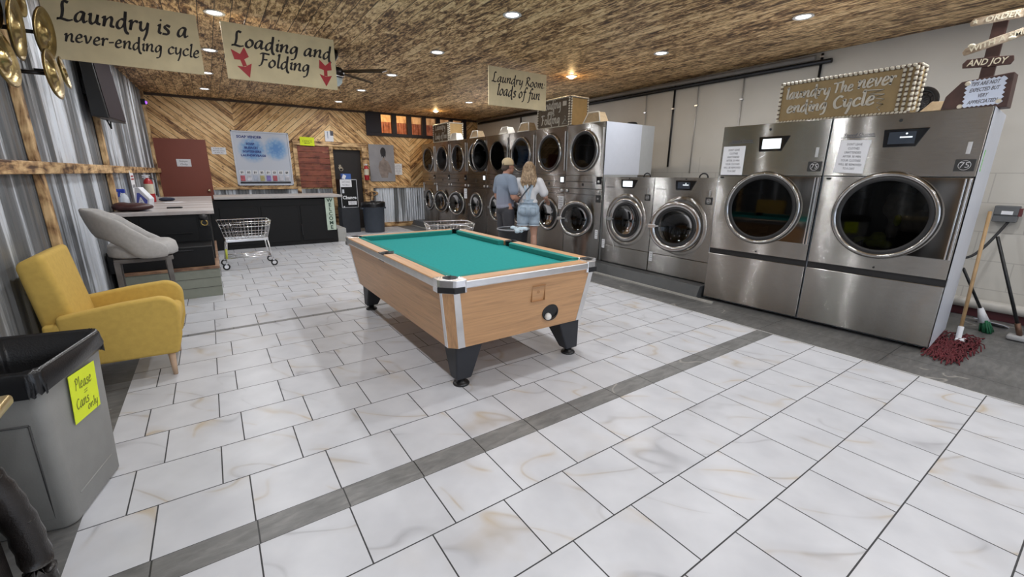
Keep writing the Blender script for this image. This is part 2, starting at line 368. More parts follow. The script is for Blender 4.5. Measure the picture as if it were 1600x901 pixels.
def obj(name, g, m=None, parent=None, bev=0, sub=0, loc=None, solid=0, seg=2, remesh=0, smooth_it=0, sm=False, rot=None):
    me = bpy.data.meshes.new(name); b = g.b
    if not remesh: bmesh.ops.recalc_face_normals(b, faces=b.faces)
    else: bmesh.ops.recalc_face_normals(b, faces=b.faces)
    b.to_mesh(me); b.free()
    for mm in (g.slots if g.slots else [m]): me.materials.append(mm)
    o = bpy.data.objects.new(name, me); C.objects.link(o)
    if parent: o.parent = parent
    if loc: o.location = loc
    if rot: o.rotation_euler = rot
    if remesh:
        r = o.modifiers.new('r', 'REMESH'); r.mode = 'VOXEL'; r.voxel_size = remesh; r.use_smooth_shade = True
        if smooth_it: k = o.modifiers.new('s', 'SMOOTH'); k.factor = 0.6; k.iterations = smooth_it
    if solid: k = o.modifiers.new('t', 'SOLIDIFY'); k.thickness = solid; k.offset = 0
    if bev:
        k = o.modifiers.new('b', 'BEVEL'); k.width = bev; k.segments = seg; k.limit_method = 'ANGLE'; k.angle_limit = R_(35)
        if seg > 2:
            for p in me.polygons: p.use_smooth = True
            k.harden_normals = False
    if sub: k = o.modifiers.new('u', 'SUBSURF'); k.levels = sub; k.render_levels = sub
    if sm:
        for p in me.polygons: p.use_smooth = True
    return o
def tag(o, label, cat=None, group=None, kind=None):
    if label: o['label'] = label
    if cat: o['category'] = cat
    if group: o['group'] = group
    if kind: o['kind'] = kind
    return o
def thing(name, label, cat, loc=(0, 0, 0), rz=0, group=None):
    o = bpy.data.objects.new(name, None); C.objects.link(o); o.empty_display_size = 0.1
    o.location = loc; o.rotation_euler = (0, 0, rz); return tag(o, label, cat, group)
def struct(name, g, m=None, **k):
    o = obj(name, g, m, **k); o['kind'] = 'structure'; return o
def copy_tree(o, parent=None):
    c = o.copy(); C.objects.link(c); c.parent = parent
    for ch in list(o.children): copy_tree(ch, c)
    return c
def frame(o, r, u):
    """matrix: local x->r, y->u, z->r x u, origin o"""
    r = Vector(r).normalized(); u = Vector(u); u = (u - r * u.dot(r)).normalized(); n = r.cross(u)
    return Matrix(((r.x, u.x, n.x, o[0]), (r.y, u.y, n.y, o[1]), (r.z, u.z, n.z, o[2]), (0, 0, 0, 1)))
def btext(g, s, size, M, align='CENTER', ext=0.0006, shear=0, width=None, lines=1.0, off=0.0):
    """flat lettering (built-in font) added to g, laid out with M; width = fit to this width"""
    cu = bpy.data.curves.new('t', 'FONT'); cu.body = s; cu.size = size; cu.align_x = align; cu.align_y = 'CENTER'
    cu.shear = shear; cu.extrude = ext; cu.space_line = lines; cu.offset = off; cu.resolution_u = 2
    o = bpy.data.objects.new('t', cu); C.objects.link(o)
    dg = bpy.context.evaluated_depsgraph_get(); me = bpy.data.meshes.new_from_object(o.evaluated_get(dg))
    if width:
        xs = [v.co.x for v in me.vertices]; k = width / (max(xs) - min(xs)); cx = (max(xs) + min(xs)) / 2 if align == 'CENTER' else 0
        for v in me.vertices: v.co.x = (v.co.x - cx) * k + (0 if align == 'CENTER' else 0)
    me.transform(M); n0 = len(g.b.faces); g.b.from_mesh(me); g.b.faces.ensure_lookup_table()
    for f in g.b.faces[n0:]: f.material_index = g.mi
    bpy.data.objects.remove(o); bpy.data.curves.remove(cu); bpy.data.meshes.remove(me); return g

# ---- hand-drawn stroke lettering
FONT = {
 'L': (1.25, [[(0.75, 1.75), (0.45, 1.85), (0.35, 1.5), (0.38, 0.9), (0.3, 0.25), (0.0, 0.05), (0.3, 0.1), (0.8, 0.0), (1.15, 0.12)]]),
 'F': (1.15, [[(0.1, 1.6), (0.4, 1.75), (1.2, 1.7)], [(0.5, 1.7), (0.5, 0.9), (0.35, 0.2), (0.1, 0.0)], [(0.48, 0.9), (1.0, 0.95)]]),
 'P': (1.2, [[(0.35, 1.6), (0.35, 0.8), (0.2, 0.0)], [(0.1, 1.5), (0.5, 1.8), (1.0, 1.5), (0.85, 1.0), (0.4, 0.85)]]),
 'R': (1.25, [[(0.3, 1.6), (0.35, 0.8), (0.2, 0.0)], [(0.1, 1.5), (0.5, 1.75), (0.95, 1.5), (0.8, 1.1), (0.4, 0.9), (0.8, 0.4), (1.2, 0.0)]]),
 'T': (1.2, [[(0.05, 1.6), (1.2, 1.7)], [(0.65, 1.65), (0.6, 0.8), (0.5, 0.0)]]),
 'a': (1.1, [[(0.8, 0.95), (0.5, 1.0), (0.2, 0.65), (0.12, 0.2), (0.3, 0.0), (0.6, 0.3), (0.8, 0.95), (0.75, 0.3), (0.85, 0.02), (1.08, 0.2)]]),
 'b': (1.0, [[(0.25, 1.8), (0.2, 0.1), (0.5, 0.0), (0.85, 0.4), (0.7, 0.9), (0.25, 0.7)]]),
 'c': (0.9, [[(0.8, 0.85), (0.55, 1.0), (0.2, 0.65), (0.2, 0.2), (0.45, 0.0), (0.85, 0.2)]]),
 'd': (1.1, [[(0.8, 0.9), (0.5, 1.0), (0.2, 0.65), (0.15, 0.2), (0.35, 0.0), (0.65, 0.3), (0.8, 0.9), (0.8, 1.8), (0.78, 0.9), (0.85, 0.0), (1.0, -0.35), (1.15, -0.4)]]),
 'e': (0.95, [[(0.2, 0.45), (0.7, 0.65), (0.7, 0.95), (0.45, 1.0), (0.2, 0.6), (0.2, 0.15), (0.5, 0.0), (0.85, 0.2)]]),
 'f': (0.8, [[(0.95, 1.55), (0.75, 1.8), (0.5, 1.4), (0.45, 0.5), (0.35, -0.5), (0.05, -0.7)], [(0.15, 0.95), (0.8, 1.0)]]),
 'g': (1.05, [[(0.8, 0.9), (0.5, 1.0), (0.2, 0.65), (0.15, 0.25), (0.35, 0.1), (0.65, 0.4), (0.8, 0.95), (0.8, 0.0), (0.65, -0.6), (0.3, -0.75)]]),
 'h': (1.05, [[(0.25, 1.8), (0.2, 0.0), (0.3, 0.6), (0.6, 1.0), (0.8, 0.8), (0.75, 0.2), (0.95, 0.0)]]),
 'i': (0.5, [[(0.12, 0.8), (0.3, 0.95), (0.25, 0.2), (0.45, 0.05)], [(0.32, 1.4), (0.38, 1.5)]]),
 'l': (0.5, [[(0.15, 1.6), (0.3, 1.8), (0.22, 0.2), (0.45, 0.05)]]),
 'm': (1.6, [[(0.1, 0.85), (0.25, 0.95), (0.2, 0.0), (0.3, 0.6), (0.6, 1.0), (0.7, 0.8), (0.68, 0.0), (0.8, 0.6), (1.1, 1.0), (1.25, 0.8), (1.2, 0.15), (1.45, 0.05)]]),
 'n': (1.15, [[(0.05, 0.8), (0.25, 0.95), (0.2, 0.0), (0.35, 0.6), (0.7, 1.0), (0.85, 0.8), (0.8, 0.15), (1.05, 0.05)]]),
 'o': (1.0, [[(0.5, 1.0), (0.18, 0.6), (0.2, 0.15), (0.5, 0.0), (0.82, 0.4), (0.75, 0.85), (0.45, 1.0)]]),
 'r': (0.85, [[(0.05, 0.8), (0.25, 0.95), (0.2, 0.0), (0.3, 0.6), (0.55, 0.95), (0.8, 0.9)]]),
 's': (0.8, [[(0.7, 0.9), (0.4, 1.0), (0.25, 0.75), (0.6, 0.4), (0.55, 0.05), (0.1, 0.05)]]),
 'u': (1.1, [[(0.05, 0.85), (0.22, 0.95), (0.2, 0.2), (0.4, 0.0), (0.7, 0.4), (0.8, 0.95), (0.75, 0.2), (1.0, 0.05)]]),
 'v': (1.0, [[(0.05, 0.85), (0.22, 0.95), (0.4, 0.05), (0.75, 0.6), (0.85, 1.0)]]),
 'y': (1.05, [[(0.05, 0.85), (0.22, 0.95), (0.22, 0.3), (0.45, 0.1), (0.75, 0.5), (0.85, 0.95), (0.8, 0.0), (0.65, -0.6), (0.55, -0.85)]]),
 'C': (1.1, [[(0.95, 1.4), (0.6, 1.5), (0.2, 1.0), (0.2, 0.4), (0.5, 0.0), (1.0, 0.2)]]),
 '-': (0.7, [[(0.1, 0.5), (0.6, 0.58)]]), ':': (0.4, [[(0.2, 0.75), (0.24, 0.85)], [(0.18, 0.1), (0.22, 0.2)]]), ' ': (0.6, []),
}
def cr_spline(p, k=5):
    if len(p) < 3: return [Vector((*q, 0)) for q in p]
    P = [Vector((*q, 0)) for q in p]; P = [P[0]] + P + [P[-1]]; out = []
    for i in range(1, len(P) - 2):
        for j in range(k):
            t = j / k; a, b, c, d = P[i - 1:i + 3]
            out.append(0.5 * ((2 * b) + (c - a) * t + (2 * a - 5 * b + 4 * c - d) * t * t + (3 * b - a - 3 * c + d) * t ** 3))
    out.append(P[-2]); return out
def pentext(g, s, M, x0, y0, xh, width, nib=0.16, thin=0.05, slant=0.05, ht=0.0008, ang=40):
    tot = sum(FONT[c][0] for c in s); k = width / tot; x = 0
    nv = Vector((math.cos(R_(ang)), math.sin(R_(ang)), 0)) * nib * 0.5
    rnd = random.Random(len(s))
    for c in s:
        adv, strokes = FONT[c]; jy = rnd.uniform(-0.06, 0.06)
        for st in strokes:
            pts = cr_spline(st)
            for i in range(len(pts) - 1):
                a, b = pts[i], pts[i + 1]; d = (b - a)
                if d.length < 1e-4: continue
                d.normalize(); n = Vector((-d.y, d.x, 0)); w = abs(n.dot(nv)) + thin
                e = d * thin * 0.8
                q = [a - e + n * w, a - e - n * w, b + e - n * w, b + e + n * w]
                vs = []
                for z in (0, ht * (1 + 0.1 * (i % 3))):
                    vs.append([M @ Vector((x0 + (x + p.x + slant * p.y) * k, y0 + (p.y + jy) * xh, z)) for p in q])
                g.hexa(vs[0], vs[1])
        x += adv
    return g
# ------------------------------------------------------------------ room shell
T = 0.3503; B0 = 1.7283; T0 = 1.8706; ZC = 3.0; YB = 11.96
XWL = lambda y: -0.87 - 0.030 * (12 - y)
XWR = lambda y: 6.68 + 0.022 * y
gl = G(); uvq = []
def fq(x0, x1, y0, y1, m, u0, u1, v0, v1):
    gl.use(m); f = gl.poly([(x0, y0, 0), (x1, y0, 0), (x1, y1, 0), (x0, y1, 0)])
    uvq.append((f, [(u0, v0), (u1, v0), (u1, v1), (u0, v1)]))
XA, XB = -0.655, 4.215; OFF = 0.895
U = lambda x: x / 0.354 - OFF
# white tile fields between the strips (rows run along X)
fq(XA, XB, B0 - 16 * T, B0, MARBLE, U(XA), U(XB), 0, 16)
fq(XA, XB, T0, T0 + 8 * T, MARBLE, U(XA), U(XB), 17, 25)
Y2 = T0 + 8 * T + 0.055
fq(XA, XB, Y2, 7.655, MARBLE, U(XA), U(XB), 26, 34); 
fq(XA, XB, 7.675, 7.675 + 12 * T, MARBLE, U(XA), U(XB), 35, 47)
fq(XA, XB, B0, T0, GSTRIP, XA - 0.322, XB - 0.322, 1, 2)
fq(XA, XB, T0 + 8 * T, Y2, GSTRIP, XA, XB, 1, 2)
fq(XA, XB, 7.655, 7.675, GTILE, XA, XB, 1.1, 1.2)
YE = 7.675 + 12 * T
fq(-1.6, XA, -4.2, YE, GTILE, -1.6, XA, -4.2, YE)
fq(XB, 7.3, -4.2, YE, GTILE, XB - 0.23, 7.3 - 0.23, -4.2 - 0.02, YE - 0.02)
fq(XA, XB, -4.2, B0 - 16 * T, GTILE, XA, XB, -4.2, B0 - 16 * T)
fq(-1.6, 7.3, YE, 15.2, GTILE, -1.6, 7.3, YE, 15.2)
uvl = gl.b.loops.layers.uv.new('UVMap')
for f, c in uvq:
    f.normal_update()
    for l, u in zip(f.loops, c): l[uvl].uv = u
me = bpy.data.meshes.new('floor'); gl.b.to_mesh(me); gl.b.free()
for m in gl.slots: me.materials.append(m)
floor = bpy.data.objects.new('floor', me); C.objects.link(floor); floor['kind'] = 'structure'
g = G(); g.box(-1.6, 7.3, -4.2, YB + .12, ZC, ZC + 0.1); struct('ceiling', g, CEIL)
# light aluminium edge where the white field ends
g = G(); g.box(XB, XB + 0.006, -3.9, YE, 0, 0.003); struct('trim_edge', g, mat('tile_edge_strip', (0.6, 0.6, 0.58), 0.4))

# right wall: painted block, slightly out of square
g = G(); g.hexa([(XWR(-4.1), -4.1, 0), (XWR(12), 12, 0), (XWR(12) + .2, 12, 0), (XWR(-4.1) + .2, -4.1, 0)], [(XWR(-4.1), -4.1, ZC), (XWR(12), 12, ZC), (XWR(12) + .2, 12, ZC), (XWR(-4.1) + .2, -4.1, ZC)])
struct('wall_right', g, BLOCK)
# left wall: galvanised sheet with ribs
def corr(g, A, B, z0, z1, pitch=0.068, amp=0.009, big=True):
    A, B = Vector(A), Vector(B); L = (B - A).length; d = (B - A) / L; nrm = Vector((-d.y, d.x, 0)); k = int(L / pitch * 6); pr = None
    for i in range(k + 1):
        s = L * i / k; a = amp * math.cos(2 * PI * s / pitch)
        if big: a = amp * (1 if (s % 0.30) < 0.05 else (0.35 if (s % 0.10) < 0.02 else 0))
        p = A + d * s + nrm * a
        q = [g.b.verts.new((p.x, p.y, z0)), g.b.verts.new((p.x, p.y, z1))]
        if pr: g._f([pr[0], q[0], q[1], pr[1]])
        pr = q
g = G(); corr(g, (XWL(12), 12.0, 0), (XWL(-4.1), -4.1, 0), 0, ZC, amp=0.016, pitch=0.12)
struct('wall_left', g, TIN)
# back wall (built around the dark doorway and the strip of high windows)
YW = YB
g = G(); g.use(CHEV)
DX0, DX1, DZ = 2.69, 3.41, 2.03
WX0, WX1, WZ0, WZ1 = 3.62, 6.50, 2.42, 2.99
def wseg(x0, x1, z0, z1): g.box(x0, x1, YW, YW + 0.12, z0, z1)
wseg(-1.2, DX0, 0, ZC); wseg(DX0, DX1, DZ, ZC); wseg(DX1, WX0, 0, ZC); wseg(WX0, WX1, 0, WZ0); wseg(WX0, WX1, WZ1, ZC); wseg(WX1, 7.3, 0, ZC)
struct('wall_back', g)
# room behind the doorway and behind the high windows
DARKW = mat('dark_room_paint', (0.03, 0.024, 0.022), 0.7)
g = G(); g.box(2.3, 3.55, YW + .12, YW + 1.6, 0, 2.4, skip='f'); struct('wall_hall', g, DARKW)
REDW = rough_pine('red_stained_pine', 2, (0.12, 0.03, 0.012), (0.30, 0.09, 0.035), (0.45, 0.16, 0.06))
g = G(); g.box(3.56, 7.25, YW + .12, YW + 1.5, 1.6, 3.7, skip='f'); struct('wall_loft', g, rough_pine('warm_pine_loft', 2, (0.45, 0.26, 0.10), (0.60, 0.38, 0.16), (0.75, 0.52, 0.25)))
g = G()
for i in range(46): g.box(3.6 + i * .078, 3.67 + i * .078, YW + 1.40 + .02 * (i % 2), YW + 1.46, 1.7, 2.93)
struct('wall_loft_panelling', g, rough_pine('red_brown_panelling', 2, (0.16, 0.05, 0.02), (0.30, 0.10, 0.045), (0.42, 0.17, 0.08)))
# front wall behind the camera with two wide shop windows
g = G(); FW = mat('painted_plaster', (0.42, 0.40, 0.37), 0.7)
for a in ((-1.2, -0.5, 0, ZC), (-0.5, 6.2, 0, 0.3), (-0.5, 6.2, 2.7, ZC), (2.6, 3.1, 0.3, 2.7), (5.3, 6.2, 0.3, 2.7), (6.2, 7.0, 0, ZC)): g.box(a[0], a[1], -4.2, -4.1, a[2], a[3])
struct('wall_front', g, FW)
for i, (x, L_) in enumerate(((-0.5, 3.1), (3.1, 2.2))):
    g = G()
    for a in ((x, x + L_, 0.3, 0.36), (x, x + L_, 2.64, 2.7), (x, x + .06, .36, 2.64), (x + L_ - .06, x + L_, .36, 2.64), (x + L_ / 2 - .03, x + L_ / 2 + .03, .36, 2.64)): g.box(a[0], a[1], -4.16, -4.1, a[2], a[3])
    struct('window_%d' % (i + 2), g, mat('aluminium_frame', (0.5, 0.5, 0.5), 0.4, 0.9), bev=0.004)

# corrugated wainscot and timber trim on the back wall
g = G(); corr(g, (-0.9, YW - 0.012, 0), (2.66, YW - 0.012, 0), 0.0, 1.06, big=False); corr(g, (3.5, YW - .012, 0), (5.6, YW - .012, 0), 0.12, 1.06, big=False)
struct('trim_wainscot', g, TIN)
g = G(); g.box(0.08, 1.8, YW - .05, YW, 1.06, 1.12); g.box(3.54, 6.9, YW - .05, YW, 1.06, 1.12); struct('trim_rail', g, PINEX, bev=.004)
g = G(); g.box(3.54, 5.6, YW - .06, YW, 0.0, 0.12); struct('baseboard_back', g, PINEX, bev=.004)
g = G(); g.box(-0.9, 6.95, YW - .035, YW, ZC - .05, ZC); struct('trim_crown', g, mat('charred_trim', (0.07, 0.045, 0.03), 0.6), bev=.004)
# door frame timbers
g = G(); g.box(1.78, 1.87, YW - .06, YW, 0, 2.2); g.box(2.60, 2.69, YW - .06, YW, 0, 2.12); g.box(3.41, 3.54, YW - .06, YW, 0, 2.2); g.box(1.78, 3.54, YW - .07, YW, 2.09, 2.2)
struct('trim_doorway', g, PINEX, bev=.006)

# high window strip: black frame, panes
t = thing('window_1', None, None, (0, 0, 0)); t['kind'] = 'structure'
FR = mat('black_window_frame', (0.012, 0.010, 0.018), 0.5)
px = [(3.98, 4.27), (4.40, 4.70), (4.83, 5.13), (5.26, 5.56), (5.69, 5.99), (6.1, 6.4)]
g = G(); g.box(3.58, 6.54, YW - .05, YW + .04, 2.41, 2.49); g.box(3.58, 6.54, YW - .05, YW + .04, 2.985, 3.0); g.box(3.58, 3.98, YW - .05, YW + .04, 2.49, 2.985)
for a, b in zip(px, px[1:]): g.box(a[1], b[0], YW - .05, YW + .04, 2.49, 2.985)
g.box(6.4, 6.54, YW - .05, YW + .04, 2.49, 2.985); obj('window_frame', g, FR, t, bev=.004)
PG = mat('clear_pane', (0.9, 0.9, 0.9), 0.05)
PG.node_tree.nodes['Principled BSDF'].inputs['Transmission Weight'].default_value = 1.0
PG.node_tree.nodes['Principled BSDF'].inputs['IOR'].default_value = 1.05
for a, b in px:
    g = G(); g.box(a, b, YW, YW + .006, 2.49, 2.985); obj('window_pane', g, PG, t)
ld = bpy.data.lights.new('loft_lamp', 'AREA'); ld.shape = 'DISK'; ld.size = .3; ld.energy = 34; ld.color = (1, 0.66, 0.30)
for x in (4.15, 4.95):
    lo = bpy.data.objects.new('loft_lamp', ld); C.objects.link(lo); lo.location = (x, YW + .75, 3.68)

# left wall timbers: posts and rail
def left_box(g, y0, y1, z0, z1, d0=0.0, d1=0.06, off0=0.0):
    a, b = XWL(y0), XWL(y1)
    g.hexa([(a + d0, y0, z0), (a + d1, y0, z0), (b + d1, y1, z0), (b + d0, y1, z0)], [(a + d0, y0, z1), (a + d1, y0, z1), (b + d1, y1, z1), (b + d0, y1, z1)])
for i, y in enumerate((1.1, 4.74, 7.12, 11.6)):
    g = G(); left_box(g, y, y + .085, 0, ZC, .01, .06); struct('trim_post', g, PINEZ, bev=.006)
g = G(); left_box(g, -4, 11.9, 1.425, 1.515, .02, .08); struct('trim_1', g, PINEY, bev=.006)

# concrete curb under the washers
g = G(); g.prism([(4.70, 0), (4.685, 0.025), (4.74, 0.15), (6.2, 0.15), (6.2, 0)], 'y', 2.84, 11.9)
struct('trim_curb', g, mat('dark_grey_painted_concrete', (0.075, 0.078, 0.08), 0.35))
g = G(); g.box(4.655, 4.69, 2.62, 11.9, 0, 0.022); struct('trim_curb_edge', g, mat('pale_edge_strip', (0.42, 0.41, 0.38), 0.5))

# ------------------------------------------------------------------ ceiling lights
LENS = mat('lit_diffuser', (0.9, 0.9, 0.9), 0.4, emit=(1.0, 0.98, 0.95), es=14)
LENSW = mat('lit_bulb_warm', (0.9, 0.85, 0.75), 0.4, emit=(1.0, 0.86, 0.62), es=16)
TRIMW = mat('white_light_trim', (0.75, 0.75, 0.75), 0.4)
ROWN = {0: 'left', 1: 'middle', 2: 'right'}
ORD = ['nearest the back wall', 'second from the back wall', 'third from the back wall', 'fourth from the back wall', 'fifth from the back wall', 'sixth from the back wall', 'seventh from the back wall', 'eighth from the back wall', 'ninth from the back wall']
ys = [10.75, 9.05, 7.40, 5.72, 4.01, 2.34, 0.66, -1.02, -2.7]
proto = None
for r, x in enumerate((0.25, 2.70, 5.07)):
    for k, y in enumerate(ys):
        warm = r == 2 and k in (0, 3)
        x_ = x + (ys[2] - y) * (-0.02 if r == 0 else -0.014) * -1 * (1 if k < 5 else 1)
        lab = 'round %s recessed ceiling light in the %s row, %s' % ('warm-glowing' if warm else 'white', ROWN[r], ORD[k])
        if k > 4 and not (r == 2 and k == 5) : lab = 'round white recessed ceiling light out of the frame, %s row, %s' % (ROWN[r], ORD[k])
        if proto is None or warm:
            t = thing('ceiling_light', lab, 'ceiling light', (x_, y, ZC))
            g = G(); g.lathe([(0.092, 0), (0.095, -0.006), (0.083, -0.012), (0.073, -0.004)], n=28); obj('light_trim', g, TRIMW, t)
            g = G(); g.caps = False
            if warm: g.ball((0, 0, -0.012), (0.055, 0.055, 0.03), 20)
            else: g.lathe([(0.0001, -0.007), (0.04, -0.0065), (0.075, -0.003)], n=28)
            obj('diffuser', g, LENSW if warm else LENS, t)
            if proto is None: proto = t
        else:
            t = copy_tree(proto); t.location = (x_, y, ZC); t['label'] = lab
        t['group'] = 'recessed lights in the ceiling'
        L = bpy.data.lights.new('downlight', 'AREA'); L.shape = 'DISK'; L.size = 0.13
        L.energy = LAMP_W * (0.8 if warm else 1); L.color = (1, 0.80, 0.55) if warm else (0.955, 0.97, 1.0)
        lo = bpy.data.objects.new('downlight', L); C.objects.link(lo); lo.location = (0, 0, -0.045 if warm else -0.014); lo.parent = t
        if warm:
            L2 = bpy.data.lights.new('bulb_glow', 'POINT'); L2.energy = 7.0; L2.color = (1, 0.66, 0.30); L2.shadow_soft_size = 0.03
            l2 = bpy.data.objects.new('bulb_glow', L2); C.objects.link(l2); l2.location = (0, 0, -0.075); l2.parent = t

# ------------------------------------------------------------------ machines
def panel_hole(g, y0, y1, z0, z1, yc, zc, r, x=0.0, depth=0.05, n=56, x1=None):
    """front panel in the plane x with a round hole and the rim going inward"""
    angs = sorted([2 * PI * i / n for i in range(n)] + [math.atan2(z - zc, y - yc) % (2 * PI) for y in (y0, y1) for z in (z0, z1)])
    O, I, D = [], [], []
    for a in angs:
        c, s = math.cos(a), math.sin(a); ts = []
        if c > 1e-9: ts.append((y1 - yc) / c)
        if c < -1e-9: ts.append((y0 - yc) / c)
        if s > 1e-9: ts.append((z1 - zc) / s)
        if s < -1e-9: ts.append((z0 - zc) / s)
        t = min(ts)
        O.append(g.b.verts.new((x, yc + c * t, zc + s * t))); I.append(g.b.verts.new((x, yc + c * r, zc + s * r))); D.append(g.b.verts.new((x + depth, yc + c * r, zc + s * r)))
    k = len(angs)
    for i in range(k):
        j = (i + 1) % k
        g._f([O[i], O[j], I[j], I[i]]); g._f([I[i], I[j], D[j], D[i]], True)
DRUM = mat('drum_metal', (0.035, 0.035, 0.035), 0.4, 0.8)
def drum(parent, yc, zc, r, depth, fins=3):
    g = G(); g.caps = False
    g.lathe([(r, 0.04), (r * 1.0, 0.06), (r * 1.05, 0.08), (r * 1.05, depth), (0.001, depth)], c=(0, yc, zc), axis='x', n=40)
    for i in range(fins):
        a = 2 * PI * i / fins + 0.5
        p = [(0.1, r * 1.04), (0.1, r * 0.8)]
        c, s = math.cos(a), math.sin(a)
        for x0, x1 in ((0.1, depth - 0.02),):
            g.hexa([(x0, yc + c * r * 1.04 - s * .03, zc + s * r * 1.04 + c * .03), (x0, yc + c * r * .82, zc + s * r * .82), (x0, yc + c * r * 1.04 + s * .03, zc + s * r * 1.04 - c * .03)],
                   [(x1, yc + c * r * 1.04 - s * .03, zc + s * r * 1.04 + c * .03), (x1, yc + c * r * .82, zc + s * r * .82), (x1, yc + c * r * 1.04 + s * .03, zc + s * r * 1.04 - c * .03)])
    return obj('drum', g, DRUM, parent)
GASKET = mat('door_gasket', (0.015, 0.015, 0.016), 0.5)
def porthole(parent, yc, zc, r, bowl=0.0, ringw=0.05, inner=True, name='door', handle=None, M=None, latch=True):
    """round door: chrome ring, dark gasket, glass; facing -x"""
    g = G(); g.caps = False
    g.lathe([(r, 0.0), (r + .004, -.012), (r - .008, -.026), (r - ringw * .45, -.032), (r - ringw * .8, -.020), (r - ringw, -.012), (r - ringw, 0.0)], c=(0, yc, zc), axis='x', n=56)
    if M: g.xf(M)
    d = obj(name, g, RING, parent)
    ri = r - ringw
    g = G(); g.caps = False
    g.lathe([(ri + .002, -.014), (ri - .012, -.020), (ri - .03, -.012), (ri - .034, -.004)], c=(0, yc, zc), axis='x', n=48)
    if inner: g.use(CHROMER); g.torus((-.016, yc, zc), ri - .036, .005, 'x', 44, 6)
    if M: g.xf(M)
    if inner: g.slots = [GASKET, CHROMER]; 
    if inner:
        for f in g.b.faces: pass
    o = obj('door_gasket', g, GASKET, d)
    g = G(); g.caps = False
    rg = ri - .03
    g.lathe([(rg, -.008), (rg * .8, -.008 + bowl * .5), (rg * .45, -.008 + bowl * .9), (0.001, -.008 + bowl)], c=(0, yc, zc), axis='x', n=40)
    if M: g.xf(M)
    obj('door_glass', g, GLASS, d)
    if latch:
        g = G()
        g.box(-.045, -.02, yc + r - ringw * 1.1, yc + r + .012, zc - .022, zc + .022)
        g.tube([(-.04, yc + r - ringw, zc + .0), (-.05, yc + r - .12, zc + .005)], .008, 8)
        if M: g.xf(M)
        obj('door_latch', g, CHROMER, d, bev=.003)
    return d
def trapscreen(parent, yc, z0, z1, w, lit, flip=1):
    g = G(); hw = w / 2
    # viewed from -x the wider top edge leans to the right (towards -y)
    g.prism([(yc + hw, z1), (yc + hw - .012, z0), (yc - hw + .045, z0), (yc - hw - .02, z1)], 'x', -.012, .004)
    p = obj('control_panel', g, BLACKG, parent, bev=.003)
    g = G(); m = (z1 - z0) * .16
    g.box(-.0145, -.0125, yc - hw + .055, yc + hw - .04, z0 + m, z1 - m)
    obj('screen', g, SCREEN if lit else SCREEND, p)
    if not lit:
        g = G(); g.box(-.0156, -.0146, yc - .06, yc + .02, (z0 + z1) / 2, (z0 + z1) / 2 + .01); g.disc((-.0156, yc - .02, z1 - m - .015), .007, 'x', 12); obj('screen_text', g, mat('lit_letters', (.8, .9, 1), .5, emit=(.85, .95, 1), es=1.6), p)
def notice(parent, name, lines, w, h, M, size=None, m=PAPER, ink=INKG, th=.002, label=None, widths=None, shear=0, top=False):
    """sheet with printed lines; M: local x right, y up, z towards the reader; origin at the centre"""
    g = G(); g.box(-w / 2, w / 2, -h / 2, h / 2, 0, th); g.xf(M); o = obj(name, g, m, parent)
    if lines:
        g = G(); n = len(lines); ls = h * .86 / n
        for i, s in enumerate(lines):
            y = h * .43 - ls * (i + .5)
            btext(g, s, size or ls * .8, M @ Matrix.Translation((0, y, th + .0006)), width=(w * widths[i] if widths else None), shear=shear)
        obj('lettering', g, ink, o)
    if label: o['label'] = label
    return o
FX = frame((0, 0, 0), (0, -1, 0), (0, 0, 1))          # faces -x: right = -y
def fx(x, y, z): return Matrix.Translation((x, y, z)) @ FX
RULE = ["DON'T LEAVE", 'CLOTHES', 'UNATTENDED', 'AFTER 30 MIN', 'YOUR CLOTHES', 'WILL BE REMOVED', 'TO A CART']
RW = [.5, .38, .55, .6, .66, .78, .4]
CLOTHG = mat('grey_laundry', (0.30, 0.28, 0.25), 0.9, var=.2, bmp=.3)
CLOTHY = mat('yellow_green_laundry', (0.42, 0.5, 0.05), 0.9, var=.2, bmp=.3)
BADGE = mat('badge_dark', (0.03, 0.03, 0.03), 0.4)

